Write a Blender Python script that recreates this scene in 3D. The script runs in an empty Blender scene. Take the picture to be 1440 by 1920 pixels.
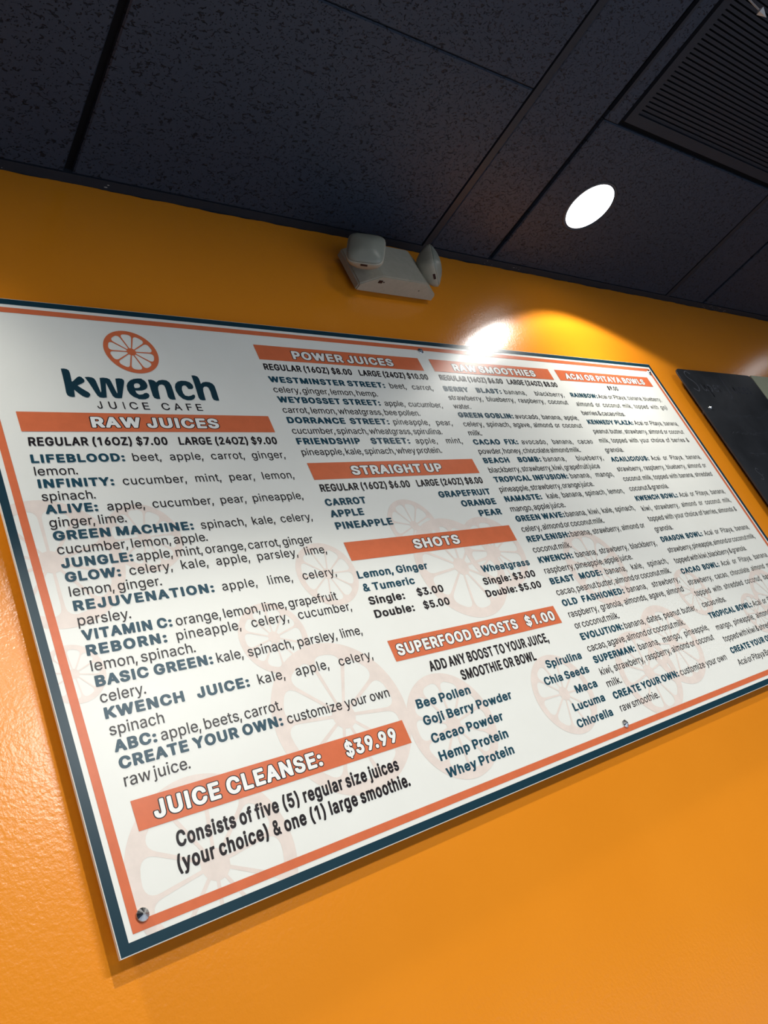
import bpy, bmesh, math, random
from mathutils import Vector, Matrix
from mathutils.geometry import tessellate_polygon

# ------------------------------------------------------------------ scene, camera, lights
SC = bpy.context.scene
COL = SC.collection
ZB = 1.50                       # height of the menu board's lower edge above the floor
CEIL = ZB + 1.3710              # underside of the ceiling tiles
WALL = 0.026                    # face of the orange wall (board face is y = 0)
random.seed(7)

cam = bpy.data.cameras.new('camera')
cam_ob = bpy.data.objects.new('camera', cam)
COL.objects.link(cam_ob)
cam.sensor_fit = 'HORIZONTAL'
cam.sensor_width = 36.0
cam.lens = 36.0 * 1561.07 / 1440.0
cam.clip_start = 0.02
R = Matrix(((0.75667703, -0.51816736, -0.39867588),
            (-0.05907785, 0.55310694, -0.83101295),
            (0.65111418, 0.65236132, 0.3879111)))      # rows: image right, image down, view
right, down, fwd = R[0], R[1], R[2]
M = Matrix((( right[0], -down[0], -fwd[0], -0.34687941),
            ( right[1], -down[1], -fwd[1], -1.0138586),
            ( right[2], -down[2], -fwd[2], -0.06168269 + ZB),
            (0, 0, 0, 1)))
cam_ob.matrix_world = M
SC.camera = cam_ob

SC.view_settings.view_transform = 'Standard'
SC.view_settings.look = 'None'
SC.view_settings.gamma = 1.0
SC.view_settings.use_curve_mapping = False
SC.view_settings.exposure = 0.0

world = bpy.data.worlds.new('world')
SC.world = world
world.use_nodes = True
bg = world.node_tree.nodes['Background']
bg.inputs[0].default_value = (0.40, 0.58, 1.0, 1)
bg.inputs[1].default_value = 0.05

# ------------------------------------------------------------------ materials
def mat(name, color, rough=0.5, spec=0.5, metal=0.0, coat=0.0, build=None):
    m = bpy.data.materials.new(name)
    m.use_nodes = True
    nt = m.node_tree
    b = nt.nodes['Principled BSDF']
    b.inputs['Base Color'].default_value = (*color, 1)
    b.inputs['Roughness'].default_value = rough
    b.inputs['Specular IOR Level'].default_value = spec
    b.inputs['Metallic'].default_value = metal
    b.inputs['Coat Weight'].default_value = coat
    if build:
        build(nt, b)
    return m

def noise(nt, scale, detail=2.0, rough=0.5, dist=0.0):
    tc = nt.nodes.new('ShaderNodeTexCoord')
    n = nt.nodes.new('ShaderNodeTexNoise')
    n.inputs['Scale'].default_value = scale
    n.inputs['Detail'].default_value = detail
    n.inputs['Roughness'].default_value = rough
    n.inputs['Distortion'].default_value = dist
    nt.links.new(tc.outputs['Object'], n.inputs['Vector'])
    return n

def bump(nt, b, src, dist, strength):
    bp = nt.nodes.new('ShaderNodeBump')
    bp.inputs['Distance'].default_value = dist
    bp.inputs['Strength'].default_value = strength
    nt.links.new(src, bp.inputs['Height'])
    nt.links.new(bp.outputs[0], b.inputs['Normal'])
    return bp

def ramp(nt, src, stops):
    r = nt.nodes.new('ShaderNodeValToRGB')
    while len(r.color_ramp.elements) > 1:
        r.color_ramp.elements.remove(r.color_ramp.elements[-1])
    r.color_ramp.elements[0].position = stops[0][0]
    r.color_ramp.elements[0].color = (*stops[0][1], 1)
    for p, c in stops[1:]:
        e = r.color_ramp.elements.new(p)
        e.color = (*c, 1)
    nt.links.new(src, r.inputs[0])
    return r

def wall_build(nt, b):
    n = noise(nt, 170, 2.5, 0.55)
    bump(nt, b, n.outputs[0], 0.0010, 0.36)
    m = noise(nt, 2.2, 4, 0.6)
    r = ramp(nt, m.outputs[0], [(0.3, (0.80, 0.255, 0.010)), (0.7, (0.84, 0.275, 0.013))])
    nt.links.new(r.outputs[0], b.inputs['Base Color'])

def tile_build(nt, b):
    # black painted acoustic tile: fissures and pin holes
    tc = nt.nodes.new('ShaderNodeTexCoord')
    mp = nt.nodes.new('ShaderNodeMapping')
    mp.inputs['Scale'].default_value = (1.0, 1.6, 1.0)
    nt.links.new(tc.outputs['Object'], mp.inputs[0])
    n = nt.nodes.new('ShaderNodeTexNoise')
    n.inputs['Scale'].default_value = 95
    n.inputs['Detail'].default_value = 3
    n.inputs['Distortion'].default_value = 0.9
    nt.links.new(mp.outputs[0], n.inputs['Vector'])
    fis = ramp(nt, n.outputs[0], [(0.33, (0, 0, 0)), (0.40, (1, 1, 1))])
    n2 = nt.nodes.new('ShaderNodeTexVoronoi')
    n2.inputs['Scale'].default_value = 160
    nt.links.new(tc.outputs['Object'], n2.inputs['Vector'])
    pin = ramp(nt, n2.outputs['Distance'], [(0.10, (0, 0, 0)), (0.2, (1, 1, 1))])
    mul = nt.nodes.new('ShaderNodeMath'); mul.operation = 'MULTIPLY'
    nt.links.new(fis.outputs[0], mul.inputs[0]); nt.links.new(pin.outputs[0], mul.inputs[1])
    bump(nt, b, mul.outputs[0], 0.003, 1.0)
    r = ramp(nt, mul.outputs[0], [(0.0, (0.006, 0.008, 0.012)), (1.0, (0.025, 0.034, 0.052))])
    nt.links.new(r.outputs[0], b.inputs['Base Color'])

def panel_build(nt, b):
    n = noise(nt, 9, 5, 0.6)
    r = ramp(nt, n.outputs[0], [(0.3, (0.79, 0.78, 0.71)), (0.7, (0.82, 0.81, 0.74))])
    nt.links.new(r.outputs[0], b.inputs['Base Color'])
    n2 = noise(nt, 900, 1, 0.5)
    bump(nt, b, n2.outputs[0], 0.0002, 0.12)

def chalk_build(nt, b):
    n = noise(nt, 7, 6, 0.65, 0.6)
    r = ramp(nt, n.outputs[0], [(0.35, (0.012, 0.013, 0.015)), (0.75, (0.028, 0.030, 0.034))])
    nt.links.new(r.outputs[0], b.inputs['Base Color'])

def plastic_build(nt, b):
    n = noise(nt, 60, 4, 0.6)
    r = ramp(nt, n.outputs[0], [(0.3, (0.36, 0.33, 0.25)), (0.7, (0.41, 0.37, 0.29))])
    nt.links.new(r.outputs[0], b.inputs['Base Color'])

def band_build(c):
    def f(nt, b):
        n = noise(nt, 40, 4, 0.6)
        r = ramp(nt, n.outputs[0], [(0.3, tuple(v * 0.94 for v in c)), (0.7, tuple(min(1, v * 1.05) for v in c))])
        nt.links.new(r.outputs[0], b.inputs['Base Color'])
    return f

TEAL = (0.009, 0.038, 0.056)
CORAL = (0.66, 0.155, 0.062)
PR, PS = 0.31, 0.20             # gloss of the printed board face
MT = dict(
    wall=mat('orange_satin_paint', (0.82, 0.27, 0.012), 0.235, 0.5, build=wall_build),
    tile=mat('black_acoustic_tile', (0.012, 0.015, 0.021), 0.5, 0.22, build=tile_build),
    tee=mat('black_painted_metal', (0.016, 0.020, 0.028), 0.5, 0.25, build=band_build((0.016, 0.020, 0.028))),
    dark=mat('ceiling_void_black', (0.004, 0.004, 0.005), 0.8, 0.1, build=band_build((0.004, 0.004, 0.005))),
    floor=mat('grey_floor', (0.36, 0.45, 0.58), 0.5, 0.3, build=band_build((0.36, 0.45, 0.58))),
    panel=mat('white_printed_panel', (0.82, 0.83, 0.78), PR, PS, build=panel_build),
    core=mat('white_panel_edge', (0.78, 0.77, 0.70), 0.55, 0.3, build=band_build((0.76, 0.75, 0.68))),
    teal=mat('teal_print', TEAL, PR, PS, build=band_build(TEAL)),
    coral=mat('coral_print', CORAL, PR, PS, build=band_build(CORAL)),
    peach=mat('pale_peach_print', (0.80, 0.66, 0.57), PR, PS, build=band_build((0.785, 0.675, 0.595))),
    tealink=mat('teal_lettering', (0.012, 0.060, 0.090), PR, PS, build=band_build((0.012, 0.060, 0.090))),
    ink=mat('black_print', (0.016, 0.012, 0.014), PR, PS, build=band_build((0.016, 0.012, 0.014))),
    white=mat('white_print', (0.82, 0.82, 0.79), PR, PS, build=band_build((0.84, 0.83, 0.78))),
    steel=mat('polished_steel', (0.75, 0.75, 0.74), 0.2, 0.5, 1.0, build=band_build((0.75, 0.75, 0.74))),
    chalk=mat('blackboard_surface', (0.02, 0.02, 0.023), 0.45, 0.4, build=chalk_build),
    chalkmark=mat('faded_chalk', (0.060, 0.063, 0.075), 0.9, 0.1, build=band_build((0.060, 0.063, 0.075))),
    cream=mat('cream_board', (0.42, 0.42, 0.28), 0.5, 0.3, build=band_build((0.42, 0.42, 0.28))),
    plastic=mat('ivory_plastic', (0.53, 0.49, 0.40), 0.42, 0.45, build=plastic_build),
    lens=mat('frosted_lens_plastic', (0.36, 0.36, 0.29), 0.36, 0.5, build=band_build((0.27, 0.27, 0.215))),
    maroon=mat('maroon_plastic', (0.015, 0.004, 0.007), 0.35, 0.5, build=band_build((0.015, 0.004, 0.007))),
    chip=mat('chipped_white_paint', (0.30, 0.29, 0.27), 0.7, 0.2, build=band_build((0.30, 0.29, 0.27))),
    trim=mat('white_lamp_trim', (0.55, 0.55, 0.55), 0.4, 0.4, build=band_build((0.55, 0.55, 0.55))),
)
glow = bpy.data.materials.new('lamp_glow')
glow.use_nodes = True
_b = glow.node_tree.nodes['Principled BSDF']
_b.inputs['Base Color'].default_value = (0.8, 0.8, 0.8, 1)
_b.inputs['Emission Color'].default_value = (0.93, 0.96, 1.0, 1)
_b.inputs['Emission Strength'].default_value = 4.0
MT['glow'] = glow

# ------------------------------------------------------------------ helpers
def obj(name, bm, m, parent=None, smooth=False):
    me = bpy.data.meshes.new(name)
    bm.to_mesh(me)
    bm.free()
    me.materials.append(MT[m])
    if smooth:
        for p in me.polygons:
            p.use_smooth = True
    o = bpy.data.objects.new(name, me)
    COL.objects.link(o)
    if parent:
        o.parent = parent
    return o

def tag(o, label=None, cat=None, group=None, kind=None):
    if label: o['label'] = label
    if cat: o['category'] = cat
    if group: o['group'] = group
    if kind: o['kind'] = kind
    return o

def empty(name, loc=(0, 0, 0), rz=0.0):
    o = bpy.data.objects.new(name, None)
    o.empty_display_size = 0.05
    COL.objects.link(o)
    o.location = loc
    o.rotation_euler = (0, 0, rz)
    return o

def box(bm, x0, x1, y0, y1, z0, z1):
    v = [bm.verts.new(p) for p in ((x0, y0, z0), (x1, y0, z0), (x1, y1, z0), (x0, y1, z0),
                                   (x0, y0, z1), (x1, y0, z1), (x1, y1, z1), (x0, y1, z1))]
    for f in ((0, 3, 2, 1), (4, 5, 6, 7), (0, 1, 5, 4), (1, 2, 6, 5), (2, 3, 7, 6), (3, 0, 4, 7)):
        bm.faces.new([v[i] for i in f])
    return v

def bbox_obj(name, x0, x1, y0, y1, z0, z1, m, parent=None, bevel=0.0):
    bm = bmesh.new()
    box(bm, x0, x1, y0, y1, z0, z1)
    if bevel:
        bmesh.ops.bevel(bm, geom=bm.edges[:], offset=bevel, segments=2, affect='EDGES', profile=0.7)
    return obj(name, bm, m, parent)

def lathe(bm, prof, segs=32, mtx=None, cap0=True, cap1=True):
    rings = []
    for r, z in prof:
        if r < 1e-6:
            rings.append([bm.verts.new((0, 0, z))])
        else:
            rings.append([bm.verts.new((r * math.cos(2 * math.pi * k / segs), r * math.sin(2 * math.pi * k / segs), z)) for k in range(segs)])
    for a, b_ in zip(rings, rings[1:]):
        for k in range(segs):
            k2 = (k + 1) % segs
            if len(a) == 1 and len(b_) == 1: continue
            if len(a) == 1: bm.faces.new((a[0], b_[k], b_[k2]))
            elif len(b_) == 1: bm.faces.new((a[k], b_[0], a[k2]))
            else: bm.faces.new((a[k], b_[k], b_[k2], a[k2]))
    if cap0 and len(rings[0]) > 1: bm.faces.new(rings[0])
    if cap1 and len(rings[-1]) > 1: bm.faces.new(rings[-1][::-1])
    bmesh.ops.recalc_face_normals(bm, faces=bm.faces[:])
    if mtx is not None:
        bmesh.ops.transform(bm, matrix=mtx, verts=bm.verts[:])

# flat print: every layer lies a tenth of a millimetre or less above the one below it
def flat(bm, tris, y):
    """tris: list of 3-tuples of (x, z) in board coordinates"""
    for t in tris:
        a = (t[1][0] - t[0][0]) * (t[2][1] - t[0][1]) - (t[1][1] - t[0][1]) * (t[2][0] - t[0][0])
        if abs(a) < 1e-12: continue
        if a < 0: t = (t[0], t[2], t[1])
        bm.faces.new([bm.verts.new((p[0], y, p[1])) for p in t])

def tess(loops):
    flatpts = [p for l in loops for p in l]
    return [tuple(flatpts[i] for i in t) for t in tessellate_polygon([[Vector((p[0], p[1], 0)) for p in l] for l in loops])]

def parse(s, k=1.0):
    return [[tuple(float(v) * k for v in q.split(',')) for q in l.split()] for l in s.split('|')]

# ------------------------------------------------------------------ lettering outlines (500 units per cap height)
GLYPHS = {}
GLYPHS['R'] = {
'&': (446, '71,37 50,64 38,93 33,123 37,166 47,192 61,212 127,271 94,318 78,354 74,403 80,433 105,472 145,497 171,504 215,505 255,497 288,477 309,453 322,420 324,384 316,351 298,322 227,258 325,144 336,172 343,222 405,222 406,192 399,149 370,87 432,11 435,2 358,0 325,35 291,14 255,0 211,-7 178,-7 118,6|125,77 155,58 195,51 245,63 281,87 171,219 131,189 106,153 104,113|180,314 188,314 231,347 245,364 255,384 256,403 250,420 238,434 221,444 198,448 171,440 154,426 144,407 141,387 147,364'),
',': (154, '-7,-116 21,73 93,74 94,63 44,-115'),
'.': (154, '15,9 4,30 4,53 10,69 22,81 38,89 58,90 78,84 91,72 99,56 100,36 95,20 85,6 65,-4 45,-5 28,0'),
'A': (477, '18,1 20,17 196,496 204,501 277,499 458,14 459,1 387,2 340,133 331,138 141,137 89,1|164,200 314,202 237,426 162,205'),
'B': (454, '60,0 60,499 257,501 300,494 336,479 374,446 385,426 395,397 398,354 387,312 369,288 328,262 380,232 398,209 411,182 416,120 401,67 384,44 364,27 337,13 304,4 264,-1|130,62 260,62 290,67 314,77 331,90 345,113 349,139 341,169 317,200 280,219 254,224 130,223|130,285 247,284 294,300 315,321 328,347 328,377 318,403 297,424 264,436 130,438'),
'G': (517, '116,47 89,77 67,113 51,156 40,215 39,268 46,327 60,370 78,406 99,436 131,466 164,486 201,500 248,507 294,506 338,497 378,479 414,453 442,420 465,374 471,340 401,340 385,374 366,400 341,421 314,434 258,442 208,431 161,399 136,367 124,341 109,278 108,235 113,196 137,133 174,90 201,73 228,63 261,58 291,59 338,75 371,101 395,139 406,189 401,193 281,193 277,199 278,252 471,254 476,248 475,166 465,123 449,87 424,54 384,22 341,3 294,-6 241,-6 201,0 154,19'),
'M': (623, '60,0 60,499 150,501 157,496 314,94 346,189 467,498 563,499 563,1 500,-1 495,4 494,389 344,4 337,-1 287,-1 280,2 276,11 127,391 126,4 120,-1'),
'P': (443, '60,0 60,499 254,501 300,493 334,480 362,459 380,438 394,413 404,384 407,321 400,285 388,255 357,217 334,201 300,188 260,181 130,178 128,1|130,243 257,244 290,254 310,268 328,295 338,331 334,370 313,410 287,428 254,438 130,438'),
'Y': (470, '202,1 199,202 19,489 17,498 24,501 97,498 234,273 374,499 451,500 451,489 271,202 269,1'),
'a': (388, '61,25 41,52 30,95 33,141 51,175 78,195 111,208 254,232 266,240 270,253 258,293 244,307 224,317 188,321 154,313 128,298 101,267 43,283 43,296 54,316 73,339 95,356 124,369 154,377 191,380 231,377 258,370 288,356 305,342 322,319 336,276 336,3 274,1 272,36 268,39 248,18 228,5 201,-5 174,-9 144,-9 108,-2|110,72 131,58 164,50 201,54 231,68 251,86 265,111 270,134 270,174 264,177 171,162 121,146 105,131 97,111 100,88'),
'b': (423, '53,0 51,494 56,500 113,500 118,494 120,325 160,363 200,378 263,377 315,356 350,323 377,273 389,214 388,145 377,99 355,56 329,26 290,2 243,-8 190,-5 150,16 120,48 114,0|156,77 176,62 196,55 223,52 246,56 285,79 311,122 322,188 314,244 291,287 253,314 216,320 176,310 150,289 129,254 118,211 119,158 133,109'),
'c': (395, '91,33 55,82 41,118 34,155 33,201 38,237 48,273 65,306 105,349 135,367 168,377 245,377 298,357 319,343 342,316 359,283 360,270 301,255 271,296 241,314 201,320 165,311 137,290 114,254 101,194 104,155 114,118 125,97 141,76 168,59 208,51 251,61 279,82 298,117 305,119 360,105 360,89 345,59 325,34 295,12 265,-1 231,-8 191,-8 151,-1 119,13'),
'd': (423, '88,32 68,56 50,89 34,155 38,240 48,277 64,310 88,339 111,358 145,373 178,379 215,379 245,373 274,356 305,327 306,498 368,500 372,494 371,2 365,-1 308,0 305,49 281,22 258,5 235,-5 208,-9 171,-8 141,-1 115,12|138,79 155,66 178,55 225,54 261,72 291,112 305,171 300,237 278,283 245,311 205,320 168,313 132,287 114,257 101,197 104,155 115,115'),
'e': (403, '85,39 61,69 47,99 33,168 33,204 41,250 53,287 71,316 115,357 168,377 241,377 275,367 301,353 336,320 358,277 370,224 368,165 108,164 102,161 103,145 114,112 128,89 148,70 171,58 215,51 251,58 278,75 305,108 364,92 362,79 348,53 331,33 301,12 268,-2 225,-9 151,-1 115,15|105,222 295,221 301,227 289,267 265,299 231,317 198,320 161,311 130,287 110,254 104,234'),
'f': (255, '80,1 79,311 74,317 8,318 6,370 11,375 78,377 80,440 84,459 97,483 121,504 168,520 234,516 243,512 244,506 231,459 224,456 191,460 168,454 154,442 147,423 148,376 229,374 230,324 224,317 147,314 146,4 141,-1'),
'g': (424, '138,89 175,68 225,65 251,75 268,86 293,122 306,178 302,231 293,260 279,283 245,311 208,320 171,314 142,297 117,264 104,221 102,168 115,122|79,-106 54,-76 51,-63 98,-35 108,-37 141,-71 179,-86 231,-86 271,-71 291,-52 303,-27 305,52 301,56 277,29 255,15 225,6 195,4 165,6 131,15 101,31 78,52 47,102 33,171 38,244 47,277 61,305 78,329 101,350 128,366 158,376 211,380 245,373 278,354 305,324 308,372 368,375 372,369 372,-20 366,-56 356,-80 335,-106 311,-123 281,-137 238,-146 188,-147 141,-140 101,-123'),
'h': (409, '53,0 51,496 56,501 113,501 118,496 120,330 143,353 166,368 200,378 240,380 273,374 303,361 326,340 343,314 357,255 357,4 350,-1 292,1 287,258 274,288 256,305 233,316 206,319 173,312 150,298 131,275 122,255 118,225 117,1'),
'i': (170, '52,442 41,459 40,479 44,492 55,506 72,514 95,515 109,511 122,499 130,483 130,463 115,439 102,432 79,430|53,1 51,370 59,375 112,375 118,370 118,4 112,-1'),
'j': (170, '-8,-138 -8,-79 32,-71 45,-55 51,-32 51,370 58,375 115,374 115,-62 100,-98 72,-126 32,-138|52,442 41,459 40,476 44,492 54,505 68,513 88,515 105,512 120,502 129,486 130,466 126,453 115,439 102,432 78,430'),
'k': (380, '53,0 51,496 56,501 113,501 118,496 120,216 280,375 358,374 356,364 208,212 371,4 363,-1 288,1 153,166 118,133 117,1'),
'l': (170, '53,0 52,496 57,501 113,501 118,496 118,4 113,-1'),
'm': (605, '53,0 53,374 115,374 120,330 143,355 163,369 190,379 216,382 250,378 275,367 294,351 316,320 336,345 356,361 376,372 413,381 450,381 486,372 511,357 530,337 547,304 554,265 552,1 488,1 484,271 478,288 463,304 443,315 416,320 393,318 366,305 350,288 338,262 334,1 270,1 267,271 257,291 240,309 216,318 196,320 170,314 150,303 133,285 122,262 118,235 117,1'),
'n': (409, '53,0 52,374 113,375 116,331 120,328 140,351 160,365 200,378 256,378 283,371 306,358 340,320 355,275 355,1 292,1 287,258 274,288 256,305 233,316 206,319 173,312 150,298 131,275 122,255 118,225 117,1'),
'o': (414, '139,79 178,55 205,51 231,54 251,61 271,75 296,108 312,165 309,224 299,257 286,280 265,301 248,311 211,320 171,314 140,293 118,263 104,217 101,174 114,118|91,33 55,82 41,118 34,155 33,201 38,237 48,273 65,306 105,349 135,367 168,377 245,377 298,357 328,333 349,306 365,277 376,240 381,194 378,145 369,105 352,69 326,36 298,14 261,-2 231,-8 191,-8 151,-1 119,13'),
'p': (423, '53,-138 52,373 115,373 120,325 146,354 183,374 246,379 293,368 326,347 347,327 364,301 381,261 390,182 384,123 371,83 350,48 320,19 290,2 253,-7 213,-8 176,0 143,21 120,47 117,-138|156,77 193,55 213,52 246,55 283,77 307,113 321,169 317,232 296,280 280,298 256,313 216,320 180,312 150,289 129,255 118,208 119,159 133,110'),
'q': (423, '91,29 67,57 51,86 40,119 33,169 34,215 41,255 54,291 77,327 101,351 138,371 168,378 211,379 241,374 261,365 305,324 308,374 371,373 371,-138 311,-140 305,-135 305,46 255,3 208,-8 171,-7 141,-1 118,10|138,80 175,56 218,53 258,69 289,106 300,136 305,169 302,228 282,278 268,295 245,311 208,320 171,314 140,294 115,258 102,208 103,156 114,116'),
'r': (261, '53,0 52,374 113,375 116,334 120,333 143,358 173,374 200,380 243,379 243,314 200,316 170,309 137,285 122,258 118,232 117,1'),
's': (365, '66,30 42,66 35,89 39,99 96,108 111,82 129,64 160,52 193,51 216,55 243,69 257,85 262,105 253,127 233,142 116,174 89,187 68,204 52,230 45,260 48,296 62,326 96,358 149,377 226,377 273,359 294,343 311,320 324,290 319,280 266,270 248,296 228,313 206,321 179,322 153,316 129,303 118,290 114,267 123,248 143,233 259,201 286,189 309,171 323,150 331,122 330,82 316,49 296,27 269,9 239,-2 199,-8 166,-9 123,-2 89,12'),
't': (229, '87,23 70,50 64,79 63,314 58,318 8,319 6,370 11,375 62,376 65,462 124,464 130,459 132,376 201,375 207,370 204,318 138,318 131,314 131,89 137,70 148,60 164,55 204,56 215,7 211,0 194,-4 144,-3 111,6'),
'u': (409, '90,26 65,62 53,108 53,373 117,372 118,141 122,115 133,89 148,72 170,60 196,55 223,58 253,71 275,95 287,121 290,144 291,372 356,372 356,3 296,0 292,6 290,46 270,24 246,8 196,-5 140,-1 114,9'),
'v': (388, '160,1 21,357 18,374 89,374 195,81 297,370 305,375 368,375 366,354 231,4 225,-1'),
'w': (563, '135,1 23,364 23,374 87,375 93,370 170,93 248,374 317,374 393,94 470,370 477,375 540,374 537,354 428,1 367,-1 360,4 284,275 280,277 203,4 197,-1'),
'x': (378, '23,1 23,11 148,192 31,364 30,374 105,373 192,241 276,374 350,374 349,364 230,189 354,11 355,1 281,1 188,141 97,1'),
'y': (388, '48,-135 48,-124 60,-81 98,-81 122,-71 140,-48 157,2 18,371 25,375 82,375 90,371 195,82 298,371 305,375 368,374 369,361 209,-51 190,-91 162,-122 131,-137 82,-142'),
'z': (380, '42,0 43,54 244,311 49,314 48,374 331,374 330,318 136,64 336,61 340,54 338,1'),
}
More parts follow.
